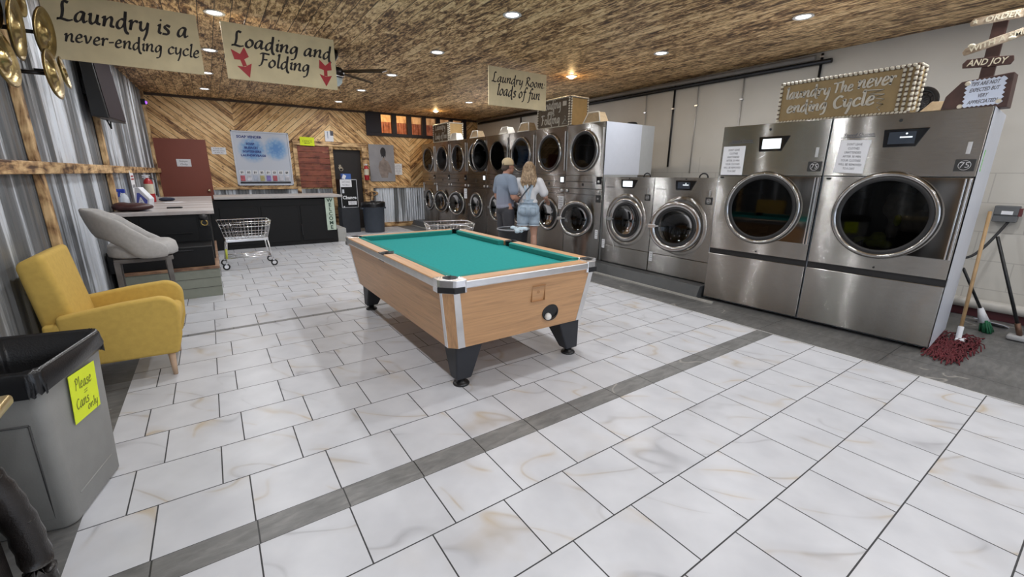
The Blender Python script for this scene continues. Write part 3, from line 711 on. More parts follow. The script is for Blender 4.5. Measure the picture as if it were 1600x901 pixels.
def big_dryer(label, y, lit, x):
    t = thing('tumble_dryer', label, 'dryer', (x, y, 0), R_(3.37))
    W = 1.012; h = W / 2
    g = G(); g.box(0.01, .80, -h, h, .03, 1.97, skip='l'); g.use(WHITEE); obj('cabinet', g, WHITEE, t, bev=.004)
    g = G(); yc, zc, r = 0.0, 1.12, .375
    panel_hole(g, -h + .008, h - .008, .635, 1.452, yc, zc, r - .04, 0)
    obj('front_panel', g, STEEL, t)
    g = G(); g.box(-.004, .03, -h + .004, h - .004, 1.458, 1.968); g.use(STEEL); obj('upper_panel', g, STEEL, t, bev=.004)
    g = G(); g.box(-.006, .03, -h + .004, h - .004, .04, .575); obj('lower_panel', g, STEEL, t, bev=.006)
    g = G(); g.box(.02, .05, -h, h, .57, .64); obj('vent_gap', g, BLACK, t)
    # polished hinge plate right of the door and its long chrome pull
    g = G(); panel_hole(g, -h + .03, -.02, .80, 1.447, -.02 + .0001, 1.12, .372, -.006, .004)
    for f in list(g.b.faces):
        if f.calc_center_median().y > -.03: g.b.faces.remove(f)
    obj('hinge_plate', g, mat('polished_dark_steel', (0.16, 0.15, 0.14), 0.07, 1.0, .02), t)
    g = G(); g.box(-.03, -.006, -h + .014, -h + .028, .80, 1.445); g.box(-.03, -.006, -h + .040, -h + .052, .80, 1.445); obj('door_pull', g, CHROME, t, bev=.003)
    drum(t, yc, zc, r - .045, .62, 4)
    porthole(t, yc, zc, r, ringw=.042, inner=False, latch=False)
    trapscreen(t, -0.02, 1.70, 1.842, .27, lit)
    g = G(); g.disc((-.0065, .02, 1.912), .012, 'x', 16); obj('key_hole', g, BLACK, t)
    g = G(); g.box(-.0085, -.004, .29 - .12, .29 + .13, 1.792, 1.797); btext(g, 'Speed Queen', .038, fx(-.006, .29, 1.815), width=.22, shear=.2); obj('maker_lettering', g, INKG, t)
    g = G(); g.box(-.008, -.002, -.44, -.415, 1.63, 1.72); obj('coin_slot', g, CHROMER, t, bev=.002)
    g = G(); g.box(-.01, -.003, -.485, -.37, 1.50, 1.59); bd = obj('badge', g, BADGE, t, bev=.002)
    g = G(); btext(g, '75', .06, fx(-.0105, -.4275, 1.545)); g.torus((-.0105, -.4275, 1.545), .035, .002, 'x', 20, 5); obj('badge_number', g, CHROMER, bd)
    g = G(); g.box(-.008, -.002, h - .07, h - .035, 1.428, 1.44); obj('latch_slot', g, BLACK, t)
    g = G(); g.disc((-.007, -.02, .66), .008, 'x', 12); obj('lock_screw', g, BLACK, t)
    return t
d1 = big_dryer('large stainless steel dryer with brightly lit screen and empty round door', 2.30, True, 4.800)
d2 = big_dryer('large stainless steel end dryer with white side and clothes inside', 1.285, False, 4.860)
notice(d1, 'paper_notice', RULE, .235, .30, fx(-.006, .36, 1.612), widths=RW)
notice(d2, 'paper_notice', RULE, .225, .285, fx(-.006, .31, 1.628) @ Matrix.Rotation(R_(-3), 4, 'Z'), widths=RW)
g = G(); rnd = random.Random(4)
for i in range(16): g.ball((.30 + rnd.uniform(-.1, .14), -.11 + rnd.uniform(-.14, .12), 1.13 + rnd.uniform(-.16, .2)), (.07, rnd.uniform(.05, .09), rnd.uniform(.06, .1)), 12)
obj('clothes_inside', g, CLOTHG, d2, remesh=.012, smooth_it=4)
g = G()
for i in range(7): g.ball((.2 + rnd.uniform(-.05, .12), .08 + rnd.uniform(-.12, .1), .87 + rnd.uniform(-.03, .05)), (.06, .06, .04), 12)
g.ball((.16, .03 - .11, 1.08), (.03, .03, .06), 12)
obj('clothes_inside', g, CLOTHY, d2, remesh=.012, smooth_it=3)
# green sticker and faint print on the white end side
g = G(); g.box(.10, .135, -.508, -.5065, 1.50, 1.66); s = obj('green_sticker', g, mat('green_label', (0.16, 0.62, 0.08), .6), d2)
g = G(); btext(g, 'OPEN', .03, frame((.1175, -.5085, 1.58), (0, 0, 1), (-1, 0, 0)), width=.13); obj('lettering', g, PAPER, s)

def washer(label, y, lit, openang, stick):
    t = thing('front_load_washer', label, 'washer', (4.895, y, .15))
    W = .894; h = W / 2; H = 1.275; yc, zc, r = .0, .672, .325
    g = G(); g.box(.01, .95, -h, h, 0.0, H, skip='l'); obj('cabinet', g, STEELD, t, bev=.004)
    g = G(); panel_hole(g, -h + .004, h - .004, .272, H, yc, zc, r - .035, 0); obj('front_panel', g, STEEL, t)
    g = G(); g.box(-.002, .02, -h + .004, h - .004, .012, .266); obj('lower_panel', g, STEEL, t, bev=.004)
    g = G(); g.caps = False; g.lathe([(r + .05, -.001), (r + .03, -.012), (r + .005, -.016), (r - .01, -.004), (r - .035, .0)], c=(0, yc, zc), axis='x', n=56); obj('door_surround', g, STEEL, t)
    drum(t, yc, zc, r - .03, .55, 3)
    M = None
    if openang:
        P0 = Matrix.Translation((-.02, yc - r, zc)); M = P0 @ Matrix.Rotation(R_(openang), 4, 'Z') @ P0.inverted()
    porthole(t, yc, zc, r - .012, bowl=.07, ringw=.07, M=M)
    trapscreen(t, -.01, 1.125, 1.238, .265, lit)
    g = G(); g.disc((-.003, -.02, 1.256), .008, 'x', 12); obj('key_hole', g, BLACK, t)
    g = G(); btext(g, 'Speed Queen', .022, fx(-.003, .33, 1.13), width=.15, shear=.2); obj('maker_lettering', g, INKG, t)
    g = G(); g.box(-.006, 0, -.40, -.31, .965, 1.05); bd = obj('badge', g, BADGE, t, bev=.002)
    g = G(); btext(g, '60', .04, fx(-.0065, -.355, 1.007)); g.torus((-.0065, -.355, 1.007), .026, .002, 'x', 20, 5); obj('badge_number', g, CHROMER, bd)
    g = G(); g.box(-.006, 0, -.365, -.345, 1.06, 1.13); obj('coin_slot', g, CHROMER, t, bev=.002)
    notice(t, 'instruction_label', ['WASH', 'HOT', 'WARM', 'COLD'], .055, .13, fx(-.003, h - .045, stick), size=.015)
    g = G(); g.tube([(.4 + .0, -.06 * math.cos(a) , H + .055 * math.sin(a)) for a in [PI * i / 8 for i in range(9)]], .01, 8); obj('hose_loop', g, RUBBER, t)
    return t
washer('stainless steel front-load washer with lit white screen, beside the tall stacks', 4.205, True, 0, .28)
washer('stainless steel front-load washer with its round door ajar, beside the large dryers', 3.308, False, 24, .22)

WOODR = mat('dial_white', (0.8, 0.8, 0.8), .5)
def stack_unit(label, y, i):
    t = thing('stacked_washer_dryer', label, 'stacked machine', (4.90, y, .15))
    W = .846; h = W / 2; H = 2.06
    SM = STEEL if i < 1 else STEELD
    g = G(); g.box(.01, .78, -h, h, 0, 1.30, skip='l'); obj('cabinet', g, GREYE, t, bev=.003)
    g = G(); g.box(.01, .80, -h, h, 1.302, H, skip='l'); obj('dryer_cabinet', g, WHITEE, t, bev=.003)
    g = G(); g.box(.80, 1.12, -h + .01, h - .01, 1.302, H); obj('rear_housing', g, GREYE, t, bev=.003)
    yu, zu, ru = .015, 1.66, .315; yl, zl, rl = .02, .62, .285
    g = G(); panel_hole(g, -h + .004, h - .004, 1.30, H, yu, zu, ru - .035, 0); obj('dryer_front', g, SM, t)
    g = G(); panel_hole(g, -h + .004, h - .004, 0.0, 1.085, yl, zl, rl - .03, 0); obj('washer_front', g, SM, t)
    g = G(); g.box(-.006, .03, -h + .004, h - .004, 1.09, 1.295); obj('control_strip', g, SM, t, bev=.004)
    g = G(); g.box(-.006, .0, -h + .03, h - .03, .995, 1.0); g.box(-.009, -.004, -h + .20, h - .02, 1.19, 1.196); g.box(-.008, -.003, -.02, .02, 1.13, 1.17); obj('panel_slots', g, BLACK, t)
    g = G(); g.box(-.014, -.004, -h + .02, -h + .12, 1.16, 1.275); cp = obj('control_panel', g, BLACKG, t, bev=.002)
    if i in (1, 4):
        g = G(); g.box(-.016, -.0145, -h + .03, -h + .11, 1.18, 1.262); obj('screen', g, SCREEN, cp)
    else:
        g = G(); g.lathe([(.022, -.014), (.018, -.028), (.001, -.028)], c=(0, -h + .07, 1.20), axis='x', n=18); obj('dial', g, CHROMER, cp)
    for yy in (-h + .075, h - .06):
        g = G(); g.lathe([(.028, -.006), (.024, -.022), (.001, -.022)], c=(0, yy, 1.045), axis='x', n=20); obj('coin_dial', g, CHROMER, t)
    g = G(); g.box(-.03, -.004, -h + .012, -h + .024, 1.36, 1.98); obj('door_pull', g, CHROMER, t, bev=.002)
    drum(t, yu, zu, ru - .04, .6, 3); drum(t, yl, zl, rl - .035, .5, 3)
    M = None
    if i == 3:      # dryer door swung open to the left
        P0 = Matrix.Translation((-.01, yu + ru, zu)); M = P0 @ Matrix.Rotation(R_(-62), 4, 'Z') @ P0.inverted()
    porthole(t, yu, zu, ru, ringw=.035, inner=False, name='dryer_door', M=M, latch=False)
    M = None
    if i in (0, 5, 6):
        a = {0: 30, 5: 16, 6: 14}[i]
        P0 = Matrix.Translation((-.01, yl - rl, zl)); M = P0 @ Matrix.Rotation(R_(a), 4, 'Z') @ P0.inverted()
    porthole(t, yl, zl, rl, bowl=.06, ringw=.055, name='washer_door', M=M)
    if i in (0, 6, 7): notice(t, 'instruction_label', ['WASH', 'HOT', 'WARM', 'COLD'], .06, .17 if i else .14, fx(-.004, h - .06 if i else -h + .07, .93 if i else .40), size=.014)
    if i in (1, 5):
        notice(t, 'paper_notice', ['PLEASE', 'REMOVE', 'CLOTHES', 'WHEN', 'DONE'], .13, .22, fx(-.004, -h + .09, .84 if i == 1 else .86), size=.025)
    if i == 1:
        notice(t, 'instruction_label', ['WASH', 'HOT', 'WARM'], .07, .15, fx(-.004, -h + .06, .62), size=.014)
    if i == 0:
        g = G(); g.box(-.012, -.002, -h + .03, -h + .12, .89, 1.0); bd = obj('badge', g, BADGE, t, bev=.002)
        g = G(); btext(g, '30', .04, fx(-.0125, -h + .075, .945)); obj('badge_number', g, CHROMER, bd)
    return t
SL = ['tall steel stacked dryer over washer with white side panel, washer door ajar',
      'tall steel stacked dryer over washer with bright screen, right behind the woman in shorts',
      'tall steel stacked dryer over washer between the two people, above the black hamper',
      'tall steel stacked dryer over washer with its upper round door swung open',
      'tall steel stacked dryer over washer with small bright screen, fourth from the back wall',
      'tall steel stacked dryer over washer with a paper notice, third from the back wall',
      'tall steel stacked dryer over washer with lower door ajar, second from the back wall',
      'tall steel stacked dryer over washer farthest away, against the back wall']
for i in range(8): stack_unit(SL[i], 4.70 + .423 + .846 * i, i)['group'] = 'stacked washer dryers along the right wall'

t = thing('roof_vent', 'black domed vent cap on top of the white-sided stacked machine', 'vent', (5.92, 5.1, 2.21))
g = G(); g.lathe([(.10, 0), (.10, .05), (.07, .085), (0.001, .095)], n=24); obj('vent_dome', g, BLACK, t)
# ------------------------------------------------------------------ pool table
OAKX = oak('oak_laminate_x', 0); OAKY = oak('oak_laminate_y', 1); OAKZ = oak('oak_laminate_z', 2)
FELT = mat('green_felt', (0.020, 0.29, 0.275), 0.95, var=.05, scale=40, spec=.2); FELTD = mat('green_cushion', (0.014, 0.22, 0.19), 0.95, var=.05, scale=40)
PX0, PX1, PY0, PY1, PZ = 1.105, 2.485, 2.34, 4.745, .80
pt = thing('pool_table', 'pool table with oak-look sides, chrome corners and green felt, mid-floor', 'pool table', ((PX0 + PX1) / 2, (PY0 + PY1) / 2, 0))
hw, hl = (PX1 - PX0) / 2, (PY1 - PY0) / 2
def octa(a, b, c, z): return [(-a + c, -b, z), (a - c, -b, z), (a, -b + c, z), (a, b - c, z), (a - c, b, z), (-a + c, b, z), (-a, b - c, z), (-a, -b + c, z)]
TOPZ, BOTZ, INS = .735, .305, .068
g = G(); lo, hi = octa(hw - INS - .01, hl - INS - .01, .05, BOTZ), octa(hw - .018, hl - .018, .055, TOPZ)
A = [g.b.verts.new(p) for p in lo]; B = [g.b.verts.new(p) for p in hi]
g.use(OAKX); g._f(A[::-1])
for i in range(8):
    g.use([OAKX, OAKZ, OAKY, OAKZ][i % 4]); g._f([A[i], A[(i + 1) % 8], B[(i + 1) % 8], B[i]])
g._f(B); cab = obj('cabinet', g, None, pt)
# chrome strips beside each chamfered corner
for sx in (-1, 1):
    for sy in (-1, 1):
        g = G()
        for (u, v) in (((1, .0), (0, 1)),):
            al, bl = hw - INS - .01, hl - INS - .01; at, bt = hw - .018, hl - .018
            # strip on the long side and strip on the short side
            e = .004
            g.hexa([(sx * (al + e), sy * (bl - .05 - .045), BOTZ), (sx * (al + e), sy * (bl - .05), BOTZ), (sx * (al - .004), sy * (bl - .05), BOTZ), (sx * (al - .004), sy * (bl - .095), BOTZ)],
                   [(sx * (at + e), sy * (bt - .055 - .035), TOPZ), (sx * (at + e), sy * (bt - .055), TOPZ), (sx * (at - .004), sy * (bt - .055), TOPZ), (sx * (at - .004), sy * (bt - .09), TOPZ)])
            g.hexa([(sx * (al - .05 - .055), sy * (bl + e), BOTZ), (sx * (al - .05), sy * (bl + e), BOTZ), (sx * (al - .05), sy * (bl - .004), BOTZ), (sx * (al - .105), sy * (bl - .004), BOTZ)],
                   [(sx * (at - .055 - .045), sy * (bt + e), TOPZ), (sx * (at - .055), sy * (bt + e), TOPZ), (sx * (at - .055), sy * (bt - .004), TOPZ), (sx * (at - .10), sy * (bt - .004), TOPZ)])
        obj('corner_strip', g, CHROMER, pt, bev=.003)
# metal apron trims along the rail edges
def bar(x0, x1, y0, y1, name='edge_trim', m=CHROMER):
    g = G(); g.box(x0, x1, y0, y1, TOPZ + .006, PZ - .006); return obj(name, g, m, pt, bev=.008)
cc = .075
bar(-hw + cc + .03, hw - cc - .03, -hl - .004, -hl + .02); bar(-hw + cc + .03, hw - cc - .03, hl - .02, hl + .004)
bar(-hw - .004, -hw + .02, -hl + cc + .03, hl - cc - .03); bar(hw - .02, hw + .004, -hl + cc + .03, hl - cc - .03)
# bed
g = G(); g.box(-hw + .07, hw - .07, -hl + .07, hl - .07, .70, .752); obj('felt_bed', g, FELT, pt)
RW_, CW_ = .098, .05
def rail(x0, x1, y0, y1, m): g = G(); g.box(x0, x1, y0, y1, TOPZ, PZ); return obj('rail', g, m, pt, bev=.006)
K = .155; S = .065
for sy in (-1, 1):
    y0, y1 = sorted((sy * hl, sy * (hl - RW_))); rail(-hw + K, hw - K, y0, y1, OAKX)
    for sx in (-1, 1):
        x0, x1 = sorted((sx * hw, sx * (hw - RW_))); a, b = sorted((sy * (hl - K), sy * S)); rail(x0, x1, a, b, OAKY)
def cushion(pts, axis_x):
    pass
def cush(p0, p1, inward):
    """wedge cushion along p0-p1; inward = unit vector to the bed"""
    p0, p1, n = Vector((*p0, 0)), Vector((*p1, 0)), Vector((*inward, 0)); d = (p1 - p0).normalized()
    g = G(); ring = []
    for p, k in ((p0, 1), (p1, -1)):
        q = p + n * CW_ + d * k * .035
        ring.append([p + Vector((0, 0, .7525)), p + Vector((0, 0, PZ + .001)), q + Vector((0, 0, PZ - .003)), q + Vector((0, 0, PZ - .007)), q - n * .006 + Vector((0, 0, .7525))])
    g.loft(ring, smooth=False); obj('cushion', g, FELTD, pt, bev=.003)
xi, yi = hw - RW_ - .001, hl - RW_ - .001
for s in (-1, 1):
    cush((-hw + K + .0, s * yi), (hw - K - .0, s * yi), (0, -s))
    for q in (-1, 1):
        a, b = sorted((q * (hl - K), q * S)); cush((s * xi, a), (s * xi, b), (-s, 0))
# pockets: chrome corner castings with black liners, black side liners
for sx in (-1, 1):
    for sy in (-1, 1):
        g = G()
        pc = (sx * (hw - .088), sy * (hl - .088)); pr = .046
        outer = [(sx * (hw - K - .01), sy * (hl + .006)), (sx * (hw - cc), sy * (hl + .006)), (sx * (hw + .006), sy * (hl - cc)), (sx * (hw + .006), sy * (hl - K - .01))]
        inner = []
        a0 = math.atan2(-sy * 1.0, sx * .25); a1 = math.atan2(sy * .25, -sx * 1.0)
        # arc from the end next to the long rail round the outside of the pocket to the short rail
        mid = math.atan2(sy, sx)
        for i in range(13):
            a = mid + (-sx * sy) * (-(R_(125)) + R_(250) * i / 12) * -1
            inner.append((pc[0] + pr * math.cos(a), pc[1] + pr * math.sin(a)))
        endA = (sx * (hw - RW_ - .012), sy * (hl - K - .01)); endB = (sx * (hw - K - .01), sy * (hl - RW_ - .012))
        # order: outer (short side -> long side), endA, arc, endB
        dA = (Vector(inner[0]) - Vector(endA)).length; dB = (Vector(inner[-1]) - Vector(endA)).length
        if dB < dA: inner = inner[::-1]
        pts = outer + [endA] + inner + [endB]
        # triangulated plate: fan the outline as quads between outer path and inner path
        O = [Vector(p) for p in outer]; O = [Vector(endB)] + O + [Vector(endA)]
        def along(path, t):
            L = [0]
            for a, b in zip(path, path[1:]): L.append(L[-1] + (b - a).length)
            s = t * L[-1]
            for i in range(len(path) - 1):
                if s <= L[i + 1] + 1e-9: return path[i].lerp(path[i + 1], (s - L[i]) / max(1e-9, L[i + 1] - L[i]))
            return path[-1]
        I = [Vector(p) for p in inner[::-1]]; N = 24; prev = None
        ts = [i / N for i in range(N + 1)]
        for t in ts:
            o_, i_ = along(O, t), along(I, t)
            q = [g.b.verts.new((o_.x, o_.y, TOPZ - .02)), g.b.verts.new((o_.x, o_.y, PZ + .002)), g.b.verts.new((i_.x, i_.y, PZ + .004)), g.b.verts.new((i_.x, i_.y, TOPZ - .02))]
            if prev:
                for k in range(4): g._f([prev[k], q[k], q[(k + 1) % 4], prev[(k + 1) % 4]])
            else: first = q
            prev = q
        g._f(first); g._f(prev[::-1])
        obj('corner_casting', g, mat('cast_chrome', (.9, .9, .92), .24, 1.0, .04, bmp=.1), pt, bev=.004)
        g = G()
        e = .004
        g.box(min(sx * (hw - cc - .07), sx * (hw - cc + .01)), max(sx * (hw - cc - .07), sx * (hw - cc + .01)), min(sy * (hl + .002), sy * (hl + .012)), max(sy * (hl + .002), sy * (hl + .012)), TOPZ - .018, TOPZ + .022)
        a, b = Vector((sx * (hw - cc), sy * (hl + .012), 0)), Vector((sx * (hw + .012), sy * (hl - cc), 0)); c_ = Vector((-sx, -sy, 0)).normalized() * .012
        z0, z1 = TOPZ - .018, TOPZ + .022
        g.hexa([a + Vector((0, 0, z0)), b + Vector((0, 0, z0)), b + c_ + Vector((0, 0, z0)), a + c_ + Vector((0, 0, z0))], [a + Vector((0, 0, z1)), b + Vector((0, 0, z1)), b + c_ + Vector((0, 0, z1)), a + c_ + Vector((0, 0, z1))])
        obj('corner_bumper', g, BLACK, pt, bev=.004)
        g = G(); g.caps = False; g.lathe([(pr + .004, PZ + .006), (pr - .004, PZ + .006), (pr - .006, .757), (.0005, .7535)], c=(pc[0], pc[1], 0), n=32); obj('pocket', g, BLACK, pt)
    g = G(); g.caps = False; g.lathe([(.058, PZ + .004), (.052, PZ + .004), (.050, .758), (.0005, .7545)], c=(sx * (hw - .058), 0, 0), n=28)
    g.box(min(sx * (hw - .02), sx * hw), max(sx * (hw - .02), sx * hw), -.066, .066, TOPZ, PZ); obj('pocket', g, BLACK, pt)
# ball return, coin plate
g = G(); xo, zo = 2.015 - (PX0 + PX1) / 2, .432
sl = (INS - .008) / (TOPZ - BOTZ); yo = -(hl - INS - .01) - (zo - BOTZ) * sl
g.torus((xo, yo - .004, zo), .072, .006, 'y', 36, 8, sy=.86, sz=1.0); obj('ball_return_ring', g, DARKM, pt)
g = G(); g.caps = False; g.lathe([(.070, -.0045), (.066, -.0045), (.0005, -.0045)], c=(0, 0, 0), axis='y', n=32)
for v in g.b.verts: v.co = Vector((xo + v.co.x, yo - .003 - (v.co.z) * sl * 1.0, zo + v.co.z * .86))
obj('ball_return', g, BLACK, pt)
g = G()
for a in ((-.06, .06, .118, .1195), (-.06, .06, .0, .0015), (-.06, -.0585, 0, .118), (.0585, .06, 0, .118)):
    zz = .55 + a[2]; y_ = -(hl - INS - .01) - (zz - BOTZ) * sl
    g.box(xo - .14 + a[0], xo - .14 + a[1], y_ - .0015 - .015, y_ + .02, zz, .55 + a[3])
g.torus((xo - .14, -(hl - INS - .01) - (.62 - BOTZ) * sl - .004, .62), .009, .002, 'y', 14, 5); obj('coin_door', g, oak('oak_dark_outline', 0, (0.46, 0.25, 0.115)), pt)
# legs
LEGM = mat('black_leg_laminate', (0.018, 0.020, 0.026), 0.5)
for sx, lx in ((-1, .115), (1, .115)):
    for sy in (-1, 1):
        g = G()
        xo_, yo_ = hw - INS - .055, hl - INS - .035
        lo = [(sx * xo_, sy * (yo_ + .0)), (sx * (xo_ - .12), sy * (yo_ + .0)), (sx * (xo_ - .12), sy * (yo_ - .10)), (sx * xo_, sy * (yo_ - .10))]
        hi = [(sx * xo_, sy * (yo_ + .005)), (sx * (xo_ - .215), sy * (yo_ + .005)), (sx * (xo_ - .215), sy * (yo_ - .215)), (sx * xo_, sy * (yo_ - .215))]
        g.hexa([(*p, .052) for p in lo], [(*p, BOTZ + .001) for p in hi])
        leg = obj('leg', g, LEGM, pt, bev=.012)
        g = G(); fx_, fy_ = sx * (xo_ - .06), sy * (yo_ - .05)
        g.lathe([(.058, 0), (.060, .008), (.052, .018), (.03, .022), (.026, .06)], c=(fx_, fy_, 0), n=28); obj('leveler_foot', g, DARKM, leg)
b = G(); b.ball((0, 0, 0), .0285, 20); o = obj('cue_ball', b, mat('cue_ball_white', (.85, .83, .78), .15), None, loc=(1.985, PY0 + INS - .085 + .055, .395)); tag(o, 'white ball in the round return hole of the pool table', 'ball')
o.location = ((PX0 + PX1) / 2 + xo - .025, (PY0 + PY1) / 2 + yo - .006, .403)

# ------------------------------------------------------------------ yellow armchair
YEL = mat('mustard_fabric', (0.55, 0.37, 0.085), 0.9, var=.06, scale=30, bmp=.15)
YELD = YEL
ch = thing('armchair', 'mustard yellow fabric armchair with light wooden legs by the left wall', 'armchair', (-.66, 4.06, 0))
# local: faces +x, y from -.31 (near) to +.31
def arcpts(cx, cz, r, a0, a1, n=8): return [(cx + r * math.cos(R_(a0 + (a1 - a0) * i / n)), cz + r * math.sin(R_(a0 + (a1 - a0) * i / n))) for i in range(n + 1)]
prof = [(-.27, .19), (.31, .175)] + [(.345, .30), (.352, .40)] + arcpts(.245, .49, .113, -5, 88, 8) + [(.05, .588), (-.12, .565), (-.27, .545)]
for s in (-1, 1):
    g = G(); y0, y1 = sorted((s * .315, s * .235)); g.prism(prof, 'y', y0, y1); obj('armrest', g, YEL, ch, bev=.022, seg=4)
g = G(); g.box(-.25, .30, -.245, .245, .19, .33); obj('seat_frame', g, YEL, ch, bev=.012, seg=3)
g = G(); g.box(-.24, .345, -.236, .236, .325, .455); obj('seat_cushion', g, YEL, ch, bev=.045, seg=5)
g = G(); g.hexa([(-.33, -.235, .19), (-.14, -.235, .24), (-.14, .235, .24), (-.33, .235, .19)], [(-.385, -.30, .90), (-.25, -.30, .955), (-.25, .30, .955), (-.385, .30, .90)])
bk = obj('backrest', g, YEL, ch, bev=.04, seg=5)
g = G(); g.box(-.34, -.22, -.31, .31, .19, .50); obj('back_panel', g, YEL, ch, bev=.02, seg=3)
LW = mat('light_beech', (0.58, 0.40, 0.27), .5)
for x, y in ((.26, -.26), (.26, .26), (-.27, -.26), (-.27, .26)):
    g = G(); g.lathe([(.014, 0), (.024, .195)], n=18); obj('leg', g, LW, ch, loc=(x, y, 0))

# ------------------------------------------------------------------ grey barrel stool
GF = mat('light_grey_fabric', (0.44, 0.43, 0.42), 0.92, var=.07, scale=40, bmp=.2); GW = mat('grey_wash_wood', (0.13, 0.12, 0.115), .6, var=.2)
st = thing('counter_stool', 'light grey upholstered counter stool with wraparound back by the left wall', 'stool', (-.60, 5.22, 0), R_(6))
g = G()
def seatf(u, v):
    a = 2 * PI * u; sx, sy = .255, .245
    c, s = math.cos(a), math.sin(a); k = 1 / (abs(c) ** 3.2 + abs(s) ** 3.2) ** (1 / 3.2)
    prof_ = [(.86, .70), (.98, .715), (1.0, .745), (.97, .80), (.85, .825), (.5, .835), (0.001, .84)]
    t = v * (len(prof_) - 1); i = min(int(t), len(prof_) - 2); f = t - i
    r = prof_[i][0] * (1 - f) + prof_[i + 1][0] * f; z = prof_[i][1] * (1 - f) + prof_[i + 1][1] * f
    return (c * k * sx * r + .01, s * k * sy * r, z - .0)
g.grid(seatf, 40, 12, wrapu=True); g.b.faces.ensure_lookup_table()
obj('seat_cushion', g, GF, st, sm=True)
# shell: wraps from the front left over the back to the front right
g = G(); N = 36; rings = []
for i in range(N + 1):
    t = -1 + 2 * i / N                       # -1 near front end .. 0 back .. +1 far front end
    a = PI - t * R_(128); 
    ex, ey = .285, .275
    cx_, sy_ = math.cos(a), math.sin(a)
    back = max(0, math.cos(t * PI / 2))
    lean = .06 * back
    def tab(T_, v):
        v = abs(v)
        for (a0, b0), (a1, b1) in zip(T_, T_[1:]):
            if v <= a1:
                f = (v - a0) / (a1 - a0); f = f * f * (3 - 2 * f) * .4 + f * .6; return b0 + (b1 - b0) * f
        return T_[-1][1]
    top = tab([(0, 1.14), (.3, 1.125), (.52, 1.055), (.67, .955), (.82, .865), (1, .80)], t)
    bot = tab([(0, .885), (.3, .87), (.5, .80), (.64, .70), (.8, .69), (1, .69)], t)
    th = .028
    def P(off, z, k): return ((ex + off + lean * k) * cx_, (ey + off + .02 * k) * sy_, z)
    rings.append([P(-th, bot + .01, 0), P(-th, top - .02, 1), P(-th * .4, top, 1), P(th * .4, top, 1), P(th, top - .02, 1), P(th, bot + .01, 0), P(0, bot, 0)])
g.loft(rings); obj('backrest', g, GF, st, sub=1, sm=True)
g = G(); g.box(-.21, .21, -.20, .20, .655, .695); obj('seat_frame', g, GW, st, bev=.01)
for x, y in ((.17, -.18), (.17, .18), (-.19, -.18), (-.19, .18)):
    g = G(); k = 1.04; q = .021
    g.hexa([(x * k - q * .7, y * k - q * .7, 0), (x * k + q * .7, y * k - q * .7, 0), (x * k + q * .7, y * k + q * .7, 0), (x * k - q * .7, y * k + q * .7, 0)],
           [(x - q, y - q, .67), (x + q, y - q, .67), (x + q, y + q, .67), (x - q, y + q, .67)]); obj('leg', g, GW, st, bev=.004)
g = G(); g.tube([(.21, -.20, .22), (.21, .20, .22)], .011, 8); g.tube([(-.21, -.20, .22), (.21, -.20, .22)], .009, 8); g.tube([(-.21, .20, .22), (.21, .20, .22)], .009, 8); obj('footrest', g, GW, st)

# ------------------------------------------------------------------ litter bin in the foreground
BINM = mat('grey_bin_plastic', (0.27, 0.27, 0.258), .55, var=.05, bmp=.1)
bn = thing('trash_bin', 'tall grey plastic bin with black liner and yellow note in the left foreground', 'trash bin', (-.776, 2.505, 0), R_(-13))
def rr(w, l, r, z, n=5):
    pts = []
    for cx_, cy_, a in ((w - r, l - r, 0), (-w + r, l - r, 90), (-w + r, -l + r, 180), (w - r, -l + r, 270)):
        for i in range(n + 1):
            q = R_(a + 90 * i / n); pts.append((cx_ + r * math.cos(q), cy_ + r * math.sin(q), z))
    return pts
g = G(); g.loft([rr(.155, .205, .04, 0), rr(.165, .215, .04, .012), rr(.185, .236, .04, .55), rr(.190, .241, .04, .635), rr(.197, .248, .04, .64), rr(.2, .251, .04, .70), rr(.193, .244, .035, .705), rr(.185, .236, .03, .70), rr(.178, .229, .03, .60)], caps=False)
a = rr(.155, .205, .04, 0); g.poly(a[::-1]); obj('bin_body', g, BINM, bn)
# recessed side panel outline and handle recess lugs
g = G(); 
def on_near(x, z): 
    k = z / .7; return (x * (1 + .0), -(.209 + .036 * k) - .001, z)
for (x0, z0, x1, z1) in ((-.11, .06, .11, .06), (-.13, .50, .13, .50)): g.tube([on_near(x0, z0), on_near(x1, z1)], .004, 6)
g.tube([on_near(.11, .06), on_near(.13, .50)], .004, 6); g.tube([on_near(-.11, .06), on_near(-.13, .50)], .004, 6)
obj('panel_groove', g, mat('bin_groove', (.06, .06, .06), .6), bn)
g = G(); g.tube([(.158 + .03 * .12 / .7 + .004, -.14, .11), (.158 + .03 * .12 / .7 + .004, .14, .11)], .004, 6)
obj('side_rib', g, BINM, bn)
LINER = mat('black_liner', (0.010, 0.010, 0.011), .28, bmp=.2)
g = G(); n = 60; rings = []
def lring(w, l, z, jit, rz_):
    p = rr(w, l, .045, z, 13); rd = random.Random(rz_); return [(x * (1 + rd.uniform(-jit, jit) * .03), y * (1 + rd.uniform(-jit, jit) * .03), zz + rd.uniform(-jit, jit) * .01) for x, y, zz in p]
rings = [lring(.204, .256, .625, 1.3, 1), lring(.207, .258, .66, .5, 2), lring(.204, .254, .71, .3, 3), lring(.198, .247, .728, .2, 4), lring(.184, .234, .715, .3, 5), lring(.172, .22, .6, .8, 6), lring(.15, .19, .35, 1, 7), lring(.12, .15, .25, 1, 8)]
g.loft(rings, caps=False); g.poly([tuple(v) for v in lring(.12, .15, .25, 1, 8)]); obj('liner_bag', g, LINER, bn)
YN = mat('neon_yellow_paper', (0.72, 0.84, 0.03), .8, 0, .03)
nx = .199
Mn = frame((.1925, .02, .505), (0, 1, 0), (.05, 0, 1)) @ Matrix.Rotation(R_(-3), 4, 'Z') @ Matrix.Scale(1, 4)
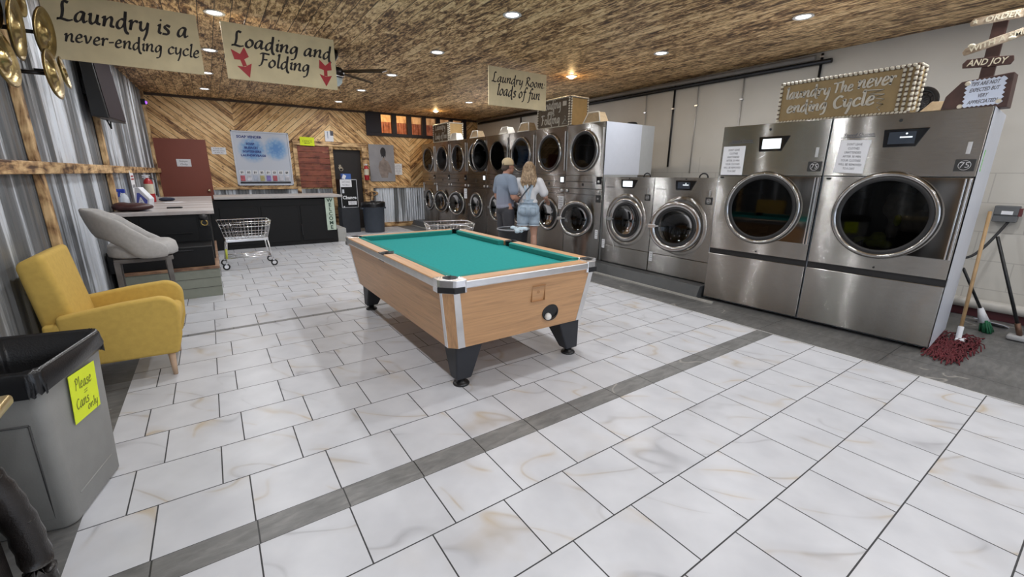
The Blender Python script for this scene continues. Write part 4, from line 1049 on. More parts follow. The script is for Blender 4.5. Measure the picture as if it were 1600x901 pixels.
nt_ = notice(bn, 'yellow_note', None, .205, .215, Mn, m=YN)
g = G(); pentext(g, 'Please', Mn @ Matrix.Translation((0, 0, .0025)), -.07, .03, .028, .13, .12, .04)
pentext(g, '-', Mn @ Matrix.Translation((0, 0, .0025)), -.01, -.0, .02, .03, .12, .04); pentext(g, '-', Mn @ Matrix.Translation((0, 0, .0025)), -.012, -.01, .02, .03, .12, .04)
pentext(g, 'Cans', Mn @ Matrix.Translation((0, 0, .0025)), -.08, -.05, .028, .10, .12, .04); pentext(g, 'only', Mn @ Matrix.Translation((0, 0, .0025)), .0, -.085, .022, .085, .12, .04)
obj('lettering', g, mat('olive_ink', (.22, .24, .03), .8), nt_)

# ------------------------------------------------------------------ carved dark pedestal table at the left edge
CARV = mat('black_carved_wood', (0.018, 0.015, 0.014), .30, var=.4, scale=14, bmp=.35); GOLD = mat('aged_gold', (0.55, 0.42, 0.20), .3, .9, .15)
tb = thing('carved_pedestal', 'black carved wood pedestal with gilded top edge at the lower left corner', 'side table', (-.80, 1.68, 0))
g = G(); g.box(-.20, .195, -.24, .22, .735, .77); g.prism([(-.19, .70), (.16, .70), (.185, .735), (-.19, .735)], 'y', -.22, .20); obj('table_top', g, GOLD, tb, bev=.012, seg=3)
for y in (.16, -.17):
    g = G(); pts = [(.10, y, .70), (.085, y, .64), (.10, y, .56), (.125, y, .46), (.145, y, .32), (.15, y, .18), (.145, y, .08), (.15, y, .02)]
    sp = []
    for i in range(len(pts) - 1):
        for k in range(4): sp.append(Vector(pts[i]).lerp(Vector(pts[i + 1]), k / 4))
    sp.append(Vector(pts[-1])); n_ = len(sp) - 1
    g.tube(sp, .03, 12, rs=[.022 + .012 * math.sin(PI * i / n_) + .004 * (i % 2) + .010 * i / n_ for i in range(n_ + 1)])
    for i in range(3, n_, 2): g.ball(sp[i] + Vector((.018 + .01 * math.sin(i), -.01, 0)), (.016, .024, .010), 10)
    g.ball((.150, y, .03), (.052, .055, .03), 14); obj('leg', g, CARV, tb)
g = G(); g.box(-.19, .06, -.20, .17, .0, .70)
for k in range(4):
    d = .028 * k; g.box(.06, .062 + .012 * (4 - k), -.17 + d, .11 - d, .06 + d * 1.4, .62 - d * 1.4); g.box(-.17 + d, .02 - d, -.20 - .01 * (4 - k), -.2, .06 + d * 1.4, .62 - d * 1.4)
obj('carved_panel', g, CARV, tb, bev=.006)

# ------------------------------------------------------------------ counters on the left
BLKW = mat('black_painted_wood', (0.005, 0.005, 0.0055), .5, var=.1, spec=.3)
OLIVE = mat('sage_shiplap', (0.235, 0.25, 0.205), .6, var=.05)
p = thing('platform', 'low sage green shiplap platform with a wooden lip under the near counter', 'platform', (0, 0, 0))
g = G(); x0, x1 = -.93, -.045
g.box(x0, x1, 6.14, 8.5, 0, .335)
obj('shiplap_box', g, OLIVE, p, bev=.004)
g = G()
for z in (.115, .225): g.box(x0, x1 + .002, 6.137, 8.5, z, z + .005)
obj('board_gap', g, mat('gap_shadow_paint', (.09, .095, .08), .7), p)
g = G(); g.box(x0, x1 + .012, 6.125, 8.5, .335, .365); obj('wooden_lip', g, rough_pine('brown_lip', 0, (.10, .05, .03), (.22, .12, .07), (.36, .22, .13)), p, bev=.004)
ct = thing('reception_counter', 'black near counter with a white-washed plank top standing on the green platform', 'counter', (0, 0, 0))
wl = lambda y: XWL(y) + .025
g = G(); g.prism([(wl(6.72), 6.72), (-.06, 6.72), (-.06, 9.72), (wl(9.72), 9.72)], 'z', .365, .93); obj('counter_body', g, BLKW, ct, bev=.004)
g = G(); g.prism([(wl(6.18), 6.18), (-.075, 6.18), (-.075, 6.72), (wl(6.72), 6.72)], 'z', .366, .60); obj('low_cabinet', g, BLKW, ct, bev=.006)
g = G(); g.box(-.52, -.26, 6.165, 6.18, .56, .572); obj('pull_bar', g, DARKM, ct, bev=.003)
g = G()
g.box(-.75, -.2, 6.705, 6.72, .60, .90); g.box(-.52, -.26, 6.69, 6.705, .70, .712); g.box(-.75, -.12, 6.705, 6.72, .38, .58); obj('front_panel', g, BLKW, ct, bev=.004)
PLK = None
m, nt, b = newmat('whitewashed_planks'); pp = geo_pos(nt); sx_ = nd(nt, 'ShaderNodeSeparateXYZ'); lk(nt, pp, sx_.inputs[0])
rw = mth(nt, 'DIVIDE', sx_.outputs[1], .14); wn = nd(nt, 'ShaderNodeTexWhiteNoise', noise_dimensions='1D'); lk(nt, mth(nt, 'FLOOR', rw), wn.inputs['W'])
a_ = noise(nt, scalev(nt, pp, (1.5, 22, 1)), 1, 5, .6); f_ = mth(nt, 'ADD', mth(nt, 'MULTIPLY', a_, .7), mth(nt, 'MULTIPLY', wn.outputs[0], .25))
cc_ = ramp(nt, f_, [(.33, (.30, .25, .23)), (.45, (.46, .43, .42)), (.7, (.66, .65, .64))])
gp = mth(nt, 'GREATER_THAN', mth(nt, 'ABSOLUTE', mth(nt, 'SUBTRACT', mth(nt, 'FRACT', rw), .5)), .485)
lk(nt, mix(nt, gp, cc_, (.22, .2, .19)), b.inputs['Base Color']); b.inputs['Roughness'].default_value = .4
g = G(); g.prism([(wl(6.68), 6.68), (0, 6.68), (0, 10.7), (wl(10.7), 10.7)], 'z', .935, .98); obj('countertop', g, m, ct, bev=.006)
c2 = thing('service_counter', 'long black panelled counter with grey top along the back of the room', 'counter', (0, 0, 0))
g = G(); g.box(-.45, 2.14, 9.78, 10.6, 0, .93); obj('counter_body', g, BLKW, c2, bev=.004)
g = G()
for a, b_ in ((.08, .72), (.76, 1.42), (1.46, 2.10)): g.box(a, b_, 9.765, 9.78, .08, .80)
obj('front_panel', g, BLKW, c2, bev=.006)
g = G(); g.box(1.45, 1.465, 9.74, 9.765, .2, .42); obj('handle', g, DARKM, c2, bev=.004)
g = G(); g.box(.03, 2.30, 9.70, 10.75, .955, 1.0); obj('countertop', g, mat('pale_laminate', (.42, .40, .39), .4), c2, bev=.006)
g = G(); g.box(2.16, 2.34, 9.82, 10.6, 0.001, .28); obj('side_plinth', g, mat('pale_plinth', (.4, .4, .38), .6), c2, bev=.004)
ws = thing('welcome_sign', 'pale green vertical WELCOME board on the right end of the black counter', 'sign', (0, 0, 0))
g = G(); g.box(1.945, 2.125, 9.735, 9.757, .27, .945); obj('sign_board', g, mat('pale_mint', (.50, .60, .50), .6), ws, bev=.003)
g = G()
for i, c in enumerate('WELCOME'): btext(g, c, .105, frame((2.035, 9.734, .89 - i * .094), (1, 0, 0), (0, 0, 1)), off=.003)
obj('lettering', g, mat('dark_green_ink', (.02, .06, .04), .7), ws)

# small things on the counters
def lbl(o, l, c, g=None): return tag(o, l, c, g)
t = thing('spray_bottle', 'clear spray bottle with a blue trigger on the near counter', 'bottle', (-.925, 7.45, .98), R_(170))
g = G(); g.lathe([(.045, 0), (.048, .01), (.046, .13), (.03, .17), (.014, .19), (.014, .20)], n=24); obj('bottle_body', g, mat('cloudy_plastic', (.62, .68, .76), .2), t)
BLUEP = mat('royal_blue_plastic', (.02, .05, .38), .4)
g = G(); g.box(-.02, .10, -.018, .018, .215, .25); g.box(-.02, .02, -.015, .015, .20, .22); g.hexa([(.045, -.008, .15), (.06, -.008, .15), (.06, .008, .15), (.045, .008, .15)], [(.02, -.008, .22), (.05, -.008, .22), (.05, .008, .22), (.02, .008, .22)]); obj('trigger', g, BLUEP, t, bev=.006)
t = thing('detergent_box', 'white and blue slanted detergent box beside the spray bottle on the near counter', 'box', (-.74, 7.42, .98), R_(-35))
g = G(); g.prism([(-.09, 0), (.09, 0), (.12, .13), (.0, .27), (-.05, .27)], 'y', -.04, .04); obj('box_body', g, mat('box_white', (.72, .74, .80), .5), t, bev=.006)
g = G(); g.prism([(-.065, .02), (.07, .02), (.09, .11), (.0, .20), (-.03, .20)], 'y', -.0425, -.039); lb = obj('blue_label', g, mat('label_blue', (.08, .10, .42), .5), t)
g = G(); btext(g, 'A', .12, frame((.01, -.0435, .095), (1, 0, 0), (0, 0, 1)), off=.004); obj('lettering', g, PAPER, lb)
t = thing('fire_extinguisher', 'red fire extinguisher with a cream label standing on the near counter', 'fire extinguisher', (-.79, 8.95, .98))
RED = mat('extinguisher_red', (.42, .025, .03), .3)
def extinguisher(t, s=1.0):
    g = G(); g.lathe([(.055 * s, 0), (.06 * s, .01), (.06 * s, .30 * s), (.045 * s, .345 * s), (.02 * s, .36 * s), (.02 * s, .375 * s)], n=24); b_ = obj('cylinder', g, RED, t)
    g = G(); g.caps = False; g.lathe([(.0612 * s, .13 * s), (.0612 * s, .28 * s)], n=24); obj('label_band', g, mat('cream_label', (.62, .58, .45), .6), b_)
    g = G(); g.box(-.06 * s, .04 * s, -.012, .012, .40 * s, .415 * s); g.box(-.06 * s, .03 * s, -.010, .010, .375 * s, .388 * s); g.lathe([(.022 * s, -.03), (.022 * s, -.02)], c=(0, 0, .39 * s), axis='y', n=14); obj('valve_handle', g, CHROMER, t, bev=.002)
    g = G(); g.tube([(.03 * s, 0, .38 * s), (.09 * s, 0, .34 * s), (.085 * s, 0, .2 * s), (.075 * s, 0, .1 * s)], .008, 8); obj('hose', g, RUBBER, t)
extinguisher(t, 1.0)
t = thing('fire_extinguisher', 'red fire extinguisher hanging on the back wall between doorway and art print', 'fire extinguisher', (3.47, YW - .14, 1.27)); extinguisher(t, 1.0)
g = G(); g.box(-.03, .03, .06, .085, .30, .36); obj('wall_bracket', g, DARKM, t)
g = G(); 
for i in range(5): g.ball((rnd.uniform(-.09, .09), rnd.uniform(-.05, .05), .03), (.08, .05, .03), 12)
o = obj('folded_cloth', g, mat('dark_navy_cloth', (.03, .035, .06), .9), None, loc=(-.56, 9.15, .98), remesh=.01, smooth_it=3); lbl(o, 'dark navy cloth lying by the extinguisher on the near counter', 'cloth')
g = G(); g.box(-.13, .13, -.08, .08, 0, .003); o = obj('paper_sheet', g, PAPER, None, loc=(-.50, 8.70, .9805), rot=(0, 0, .3)); lbl(o, 'white paper sheet lying in front of the dark cloth on the near counter', 'paper')
g = G(); g.prism([(-.085, -.03), (.07, -.035), (.085, 0), (.06, .03), (-.08, .025)], 'z', 0, .018); o = obj('wallet', g, BLACK, None, loc=(-.42, 7.28, .981), bev=.005); lbl(o, 'small black wallet lying on the white plank counter top', 'wallet')
g = G(); g.ball((0, 0, .05), (.20, .15, .05), 24); g.ball((-.10, 0, .055), (.10, .14, .055), 20); o = obj('seat_pad', g, mat('maroon_leather', (.045, .012, .012), .4, bmp=.2), None, loc=(-.80, 6.95, .981), remesh=.012, smooth_it=4); lbl(o, 'dark maroon leather pad lying on the near left end of the counter', 'cushion')
t = thing('tissue_box', 'blue and white box on top of the black change machine', 'box', (2.80, 11.32, 1.30))
g = G(); g.box(-.11, .11, -.07, .07, 0, .13); obj('box_body', g, mat('box_blue', (.05, .13, .42), .5), t, bev=.005)
g = G(); g.prism([(-.112, .02), (-.04, .0), (.0, .08), (-.07, .12)], 'y', -.073, -.0705); obj('label', g, PAPER, t)

# change machine
t = thing('change_machine', 'tall narrow black change machine with white lettering by the dark doorway', 'machine', (2.815, 11.36, 0))
g = G(); g.box(-.215, .215, -.17, .2, 0, .62); obj('stand', g, mat('blue_black_metal', (.022, .026, .034), .5), t, bev=.006)
g = G(); g.box(-.20, .20, -.19, .2, .62, 1.30); cb_ = obj('machine_cabinet', g, BLKW, t, bev=.01)
g = G()
for a in ((-.2, .2, 1.285, 1.3), (-.2, .2, .62, .63), (-.2, -.188, .62, 1.3), (.188, .2, .62, 1.3)): g.box(a[0], a[1], -.196, -.188, a[2], a[3])
g.box(-.165, -.12, -.21, -.19, .97, 1.06); g.box(-.16, -.13, -.2, -.19, .63, .66); obj('bezel', g, CHROMER, t)
g = G(); btext(g, 'Change', .11, frame((0, -.193, .86), (1, 0, 0), (0, 0, 1)), width=.33, off=.004); obj('lettering', g, mat('bright_lettering', (.8, .82, .85), .5), t)
notice(t, 'paper_notice', ['EXACT CHANGE', 'NO BILLS'], .27, .165, frame((-.06, -.193, 1.20), (1, 0, 0), (0, 0, 1)), widths=[.7, .6])
notice(t, 'instruction_label', ['INSERT BILLS', 'FACE UP'], .20, .09, frame((.06, -.193, .73), (1, 0, 0), (0, 0, 1)), widths=[.7, .5])
# round grey barrel bin
t = thing('barrel_bin', 'round slate grey barrel trash can with a black liner beside the change machine', 'trash can', (3.34, 11.04, 0))
SLATE = mat('slate_plastic', (.06, .075, .10), .5)
g = G(); g.lathe([(.23, 0), (.24, .01), (.27, .68), (.285, .685), (.285, .70)], n=40); g.box(.25, .31, -.05, .05, .58, .62); g.box(-.31, -.25, -.05, .05, .58, .62); obj('barrel', g, SLATE, t)
g = G(); g.caps = False; g.lathe([(.292, .63), (.296, .70), (.29, .745), (.275, .75), (.26, .70), (.22, .5), (.001, .45)], n=48)
for v in g.b.verts: v.co.z += rnd.uniform(-.008, .008)
obj('liner_bag', g, LINER, t)

# ------------------------------------------------------------------ laundry carts
def cart(label, x, y, rz, yellow=True):
    t = thing('laundry_cart', label, 'laundry cart', (x, y, 0), rz, 'wire laundry carts')
    L, Wd = .33, .25
    def ring(g, l, w_, z, r): g.tube([(-l, -w_, z), (l - .05, -w_, z), (l, -w_ + .05, z), (l, w_ - .05, z), (l - .05, w_, z), (-l, w_, z)], r, 6, closed=True)
    g = G(); ring(g, L + .02, Wd + .01, .72, .007); ring(g, L, Wd - .02, .64, .005); ring(g, L - .03, Wd - .05, .53, .005); ring(g, L - .05, Wd - .07, .45, .006)
    nU = 13
    for i in range(nU + 1):
        u = -1 + 2 * i / nU
        for s in (-1, 1): g.tube([((L + .01) * u, s * (Wd + .005), .72), ((L - .05) * u, s * (Wd - .07), .45)], .0025, 5)
        if i % 2: g.tube([((L - .05) * u, -(Wd - .07), .45), ((L - .05) * u, (Wd - .07), .45)], .0025, 5)
    for i in range(9):
        u = -1 + 2 * i / 8
        for s in (-1, 1): g.tube([(s * (L + .015), (Wd) * u, .72), (s * (L - .05), (Wd - .07) * u, .45)], .0025, 5)
    obj('wire_basket', g, CHROME, t)
    g = G(); 
    for s in (-1, 1): g.box(-L + .05, L - .05, s * (Wd - .06) - .006, s * (Wd - .06) + .006, .415, .455)
    for s in (-1, 1): g.box(s * (L - .05) - .006, s * (L - .05) + .006, -(Wd - .06), Wd - .06, .415, .455)
    obj('basket_rail', g, CHROMER, t, bev=.003)
    g = G(); ring(g, L - .03, Wd - .05, .17, .007)
    for i in range(5): g.tube([(-L + .03, (Wd - .06) * (-1 + i / 2), .17), (L - .03, (Wd - .06) * (-1 + i / 2), .17)], .004, 6)
    obj('lower_rack', g, CHROME, t)
    for sx in (-1, 1):
        for sy in (-1, 1):
            g = G(); g.tube([(sx * (L - .06), sy * (Wd - .07), .45), (sx * (L - .02), sy * (Wd - .04), .10)], .011, 8); lg = obj('leg', g, CHROMER, t)
            if yellow and sx == -1 and sy == -1:
                g = G(); g.tube([(sx * (L - .035), sy * (Wd - .052), .32), (sx * (L - .025), sy * (Wd - .043), .17)], .0155, 8); obj('yellow_sleeve', g, mat('yellow_tape', (.52, .55, .08), .6), lg)
            g = G(); g.torus((sx * (L - .005), sy * (Wd - .04), .05), .038, .012, 'y', 24, 8); w_ = obj('caster_wheel', g, RUBBER, t)
            g = G(); g.lathe([(.03, -.006), (.03, .006)], c=(sx * (L - .005), sy * (Wd - .04), .05), axis='y', n=18); g.box(sx * (L - .01) - .012, sx * (L - .01) + .012, sy * (Wd - .04) - .018, sy * (Wd - .04) + .018, .09, .105); obj('wheel_hub', g, CHROMER, w_)
    return t
cart('chrome wire laundry cart with a yellow-sleeved leg in front of the black counter', .36, 7.95, R_(2))
c_ = cart('chrome wire laundry cart seen just beyond the far corner of the pool table', 2.98, 6.05, R_(-14), False)
t = thing('round_hamper', 'round black laundry hamper with clothes in it behind the pool table', 'hamper', (3.80, 5.48, 0))
g = G(); g.caps = True; g.lathe([(.17, 0), (.18, .01), (.235, .60), (.25, .605), (.252, .63), (.238, .632), (.225, .60), (.165, .03)], n=40); obj('hamper_body', g, mat('black_mesh_plastic', (.015, .016, .02), .5, var=.3), t)
g = G(); g.torus((0, 0, .632), .245, .012, 'z', 40, 8); obj('rim', g, mat('grey_rim', (.22, .23, .25), .4), t)
g = G(); rnd = random.Random(9)
for i in range(14): g.ball((rnd.uniform(-.12, .12), rnd.uniform(-.12, .12), .55 + rnd.uniform(0, .05)), (.07, .06, .035), 12)
o = obj('clothes_pile', g, mat('teal_dark_laundry', (.05, .09, .10), .9, var=.6), None, loc=(3.80, 5.48, 0), remesh=.012, smooth_it=3); lbl(o, 'dark teal clothes inside the round black hamper', 'clothes')
g = G()
for i in range(10): g.ball((rnd.uniform(-.10, .10), rnd.uniform(-.07, .07), rnd.uniform(0, .05)), (.05, .045, .035), 12)
o = obj('clothes_pile', g, mat('pale_blue_laundry', (.50, .62, .70), .9, var=.2), None, loc=(3.78, 5.33, .62), remesh=.012, smooth_it=3); lbl(o, 'pale blue clothes heaped on the front rim of the black hamper', 'clothes')

t = thing('carved_ornament', 'small black and brass carved ornament on the right end of the near counter front', 'ornament', (-.12, 6.69, .78))
g = G(); g.box(-.05, .05, .0, .012, .0, .15); g.ball((0, -.02, .115), (.05, .035, .045), 16); obj('ornament_body', g, BLACK, t, bev=.004)
g = G(); g.torus((0, -.03, .05), .032, .008, 'y', 24, 8); obj('brass_ring', g, mat('dark_brass', (.35, .25, .09), .35, 1), t)
# ------------------------------------------------------------------ hanging signs
BURL = mat('burlap_board', (0.66, 0.56, 0.355), .8, var=.10, scale=5, bmp=.1)
REDP = mat('red_paint', (.40, .025, .03), .6)
WIRE = mat('thin_wire', (.45, .42, .38), .4, .6)
def hang(name, label, x0, x1, z0, z1):
    t = thing(name, label, 'sign', ((x0 + x1) / 2, 5.6, z0)); t['group'] = 'hanging burlap-coloured signs'
    w, h = x1 - x0, z1 - z0
    g = G(); g.box(-w / 2, w / 2, -.008, .008, 0, h); obj('sign_board', g, BURL, t)
    if ZC - z1 > .02:
        for s in (-.28, .22):
            g = G(); g.tube([(s * w * 1.1, 0, h), (s * w, 0, ZC - z0)], .0015, 5); obj('hanging_wire', g, WIRE, t)
    return t, w, h, frame((-w / 2, -.0085, 0), (1, 0, 0), (0, 0, 1))
t, w_, h_, M = hang('hanging_sign', 'hanging tan sign reading Laundry is a never-ending cycle, beside the gold wall discs', -.955, .118, 2.385, 2.91)
g = G(); pentext(g, 'Laundry is a', M, .085, .315, .080, .90, .20, .05, .2); pentext(g, 'never-ending cycle', M, .095, .150, .062, .955, .19, .05, .2); obj('lettering', g, INK, t)
t, w_, h_, M = hang('hanging_sign', 'hanging tan sign reading Loading and Folding with two red arrows', .312, 1.383, 2.378, 2.90)
g = G(); pentext(g, 'Loading and', M, .075, .315, .075, .95, .20, .05, .2); pentext(g, 'Folding', M, .285, .155, .072, .50, .20, .05, .2); obj('lettering', g, INK, t)
def arrow(cx, cz, ang, k):
    g = G(); Mr = M @ Matrix.Translation((cx, cz, 0)) @ Matrix.Rotation(R_(ang), 4, 'Z')
    zc = [0]; P = lambda pts: [Mr @ Vector((x * k, y * k, .0015 + .0002 * len(pts) + .0003 * pts[1][0])) for x, y in pts]; Q = lambda pts: [Mr @ Vector((x * k, y * k, 0)) for x, y in pts]
    for s in ([(-.015, -.03), (.015, -.03), (.015, .04), (-.015, .04)], [(-.055, -.02), (0, -.12), (.055, -.02), (0, -.035)], [(-.055, .03), (0, .015), (0, .06), (-.05, .105)], [(0, .015), (.055, .03), (.05, .105), (0, .06)]): g.hexa(Q(s), P(s))
    obj('red_arrow', g, REDP, t)
arrow(.155, .17, 16, 1.25); arrow(.955, .17, -2, 1.2)
t, w_, h_, M = hang('hanging_sign', 'hanging tan sign reading Laundry Room: loads of fun, right of the pool table', 3.44, 4.475, 2.405, 2.915)
g = G(); pentext(g, 'Laundry Room:', M, .05, .315, .068, .95, .18, .05, .2); pentext(g, 'loads of fun', M, .13, .145, .082, .78, .20, .05, .2); obj('lettering', g, INK, t)

# ------------------------------------------------------------------ ceiling fan
t = thing('ceiling_fan', 'dark ceiling fan with a small light kit half hidden behind the hanging sign', 'ceiling fan', (1.57, 6.46, -.10))
BRZ = mat('dark_bronze', (.022, .018, .016), .4, .6)
g = G(); g.lathe([(.07, 3.1), (.07, 3.03), (.02, 2.95), (.02, 2.90), (.10, 2.89), (.125, 2.86), (.125, 2.80), (.09, 2.78), (.07, 2.77)], n=32); obj('motor_housing', g, BRZ, t)
for i in range(5):
    a = R_(-39 + 72 * i); c, s = math.cos(a), math.sin(a); g = G()
    pts = [(.10, -.02), (.20, -.06), (.68, -.075), (.72, 0), (.68, .075), (.20, .06), (.10, .02)]
    lo = [(c * x - s * y, s * x + c * y, 2.842 + y * .45) for x, y in pts]; hi = [(p[0], p[1], p[2] + .012) for p in lo]; g.hexa(lo, hi); obj('fan_blade', g, BRZ, t)
g = G(); g.caps = False; g.lathe([(.001, 2.66), (.05, 2.67), (.09, 2.71), (.10, 2.76), (.07, 2.775)], n=28); obj('light_bowl', g, mat('frosted_bowl', (.62, .72, .74), .25), t)
g = G()
g.torus((0, 0, 2.785), .112, .010, 'z', 30, 8); obj('crystal_ring', g, CHROME, t)
g = G(); g.tube([(.06, .02, 2.75), (.06, .02, 2.60)], .002, 5); g.ball((.06, .02, 2.595), .01, 8); obj('pull_chain', g, BRZ, t)

# ------------------------------------------------------------------ left wall: wall art, television
t = thing('wall_art', 'cluster of overlapping hammered gold discs hung high on the tin wall', 'wall art', (0, 0, 0))
GD = mat('hammered_gold', (.36, .27, .115), .30, 1.0, .45, scale=5, bmp=.5)
for (y, z, r, X) in ((4.40, 2.34, .19, -.90), (5.08, 2.47, .185, -.89), (4.86, 2.15, .175, -.86), (4.12, 2.11, .165, -.93), (5.42, 2.25, .125, -.89), (4.20, 2.46, .18, -.96), (4.75, 2.66, .17, -.95)):
    g = G(); g.caps = False
    g.lathe([(.001, .03), (r * .25, .028), (r * .3, .012), (r * .62, -.012), (r * .68, -.002), (r * .95, .02), (r, .016), (r * .98, .008), (r * .9, -.002)], axis='x', n=40)
    o = obj('gold_disc', g, GD, t, loc=(X, y, z), rot=(0, R_(6 * math.sin(y * 9)), R_(-3 + 7 * math.cos(z * 11))))
    g = G(); g.tube([(XWL(y) + .01, y, z), (X - .012, y, z)], .014, 8); obj('mount', g, DARKM, t)
t = thing('television', 'dark flat television mounted on the tin wall near the ceiling', 'television', (-.87, 7.0, 2.36), R_(-2))
g = G(); g.hexa([(-.075, -.30, -.33), (.07, -.30, -.345), (.085, .58, -.33), (-.06, .58, -.32)], [(-.075, -.30, .36), (.02, -.30, .36), (.035, .58, .36), (-.06, .58, .36)]); obj('television_body', g, BLACK, t, bev=.008)
g = G(); g.hexa([(.073, -.28, -.33), (.0755, -.28, -.33), (.0905, .56, -.31), (.088, .56, -.31)], [(.026, -.28, .34), (.029, -.28, .34), (.044, .56, .34), (.041, .56, .34)]); obj('screen', g, mat('matte_dark_screen', (.030, .020, .024), .75, spec=.15), t)  # screen face in a very dark purple-brown, kept matte
g = G(); g.box(-.16, -.07, -.06, .06, -.08, .08); obj('wall_mount', g, DARKM, t)
g = G(); g.tube([(-.02, .1, -.32), (.0, .1, -.40), (.02, .02, -.43), (.03, -.02, -.36)], .008, 6); obj('cable', g, RUBBER, t)
t = thing('uv_lamp', 'small violet lamp high on the tin wall by the far corner', 'lamp', (XWL(11.4) + .06, 11.4, 2.74))
g = G(); g.box(-.04, .03, -.03, .03, -.04, .06); obj('lamp_body', g, BLACK, t, bev=.005)
g = G(); g.ball((.03, 0, 0), .03, 14); obj('lamp_lens', g, mat('violet_lens', (.3, .1, .8), .3, emit=(.35, .1, 1), es=3), t)

# ------------------------------------------------------------------ back wall fittings
Fm = lambda x, y, z: frame((x, y, z), (1, 0, 0), (0, 0, 1))
t = thing('door_1', None, None); t['kind'] = 'structure'
g = G(); g.box(-.90, .06, YW - .045, YW - .005, 0, 2.125); obj('door_leaf', g, mat('oxide_red_paint', (.215, .052, .030), .5, var=.05, scale=2), t, bev=.004)
g = G(); g.ball((-.02, YW - .085, 1.05), .032, 16); g.tube([(-.02, YW - .05, 1.05), (-.02, YW - .08, 1.05)], .015, 10); obj('door_knob', g, mat('brass_knob', (.8, .68, .45), .2, 1), t)
o = thing('paper_notice', 'white printed notice taped to the dark red door', 'notice', (0, 0, 0)); notice(o, 'paper_sheet', ['Employees', 'Only'], .25, .155, Fm(-.385, YW - .048, 1.635), widths=[.55, .5])
o = thing('printed_sign', 'small white landscape sign on the chevron wall between red door and soap board', 'sign', (0, 0, 0)); notice(o, 'sign_plate', ['PLEASE PAY', 'BEFORE USING', 'SUPPLIES'], .27, .15, Fm(.28, YW - .008, 1.905), widths=[.7, .8, .6])
# soap board
t = thing('soap_board', 'large white framed soap vending board with blue bubbles on the back wall', 'board', (0, 0, 0))
bx0, bx1, bz0, bz1 = .545, 1.71, 1.15, 2.355
g = G(); 
for a in ((bx0, bx1, bz1 - .03, bz1), (bx0, bx1, bz0, bz0 + .03), (bx0, bx0 + .03, bz0, bz1), (bx1 - .03, bx1, bz0, bz1)): g.box(a[0], a[1], YW - .06, YW, a[2], a[3])
obj('board_frame', g, WHITEE, t, bev=.004)
m, nt, b = newmat('bubble_print'); pp = geo_pos(nt); sp = nd(nt, 'ShaderNodeSeparateXYZ'); lk(nt, pp, sp.inputs[0])
def blob(cx, cz, r):
    dx = mth(nt, 'SUBTRACT', sp.outputs[0], cx); dz = mth(nt, 'SUBTRACT', sp.outputs[2], cz)
    d = mth(nt, 'SQRT', mth(nt, 'ADD', mth(nt, 'MULTIPLY', dx, dx), mth(nt, 'MULTIPLY', dz, dz)))
    return mth(nt, 'SUBTRACT', 1.0, mth(nt, 'MINIMUM', mth(nt, 'DIVIDE', d, r), 1.0))
bl = mth(nt, 'MAXIMUM', blob(.93, 1.95, .32), blob(1.42, 1.98, .30))
vo = nd(nt, 'ShaderNodeTexVoronoi'); vo.inputs['Scale'].default_value = 18; lk(nt, pp, vo.inputs['Vector'])
bb_ = mth(nt, 'MULTIPLY', bl, mth(nt, 'ADD', vo.outputs[0], .7))
lk(nt, ramp(nt, bb_, [(.05, (.56, .60, .68)), (.5, (.25, .42, .66)), (.9, (.12, .28, .58))]), b.inputs['Base Color']); b.inputs['Roughness'].default_value = .5
g = G(); g.box(bx0 + .03, bx1 - .03, YW - .045, YW - .02, bz0 + .03, bz1 - .03); obj('printed_panel', g, m, t)
g = G()
for s, x, z, sz, wd in (('SOAP VENDER', .90, 2.225, .075, .50), ('SOAP', .90, 2.075, .06, .17), ('BLEACH', .91, 1.99, .06, .26), ('SOFTENERS', .92, 1.905, .06, .37), ('LAUNDRYBAGS', .94, 1.82, .06, .50)): btext(g, s, sz, Fm(x, YW - .0465, z), width=wd, off=.003)
obj('lettering', g, mat('navy_ink', (.03, .05, .22), .6), t)
g = G(); 
for i in range(8):
    x = .66 + i * .132; g.box(x - .05, x + .05, YW - .048, YW - .045, 1.40, 1.49)
obj('price_cards', g, PAPER, t)
g = G()
for i in range(8): btext(g, '$%s' % ['1', '2', '1', '2', '1', '3', '2', '3'][i], .06, Fm(.66 + i * .132, YW - .0487, 1.445), off=.002)
obj('lettering', g, INK, t)
PK = [mat('packet_%d' % i, c, .5, var=.3) for i, c in enumerate(((.45, .5, .6), (.5, .12, .15), (.5, .45, .2), (.6, .6, .65), (.25, .2, .5)))]
for i in range(8):
    x = .66 + i * .132; g = G(); g.box(x - .045, x + .045, YW - .056, YW - .045, 1.25, 1.375); obj('soap_packet', g, PK[(i * 2 + 1) % 5 if i < 6 else 3], t, bev=.003)
g = G(); g.box(bx0 + .06, bx1 - .06, YW - .075, YW - .045, 1.205, 1.235); obj('coin_rail', g, BLACK, t, bev=.004)
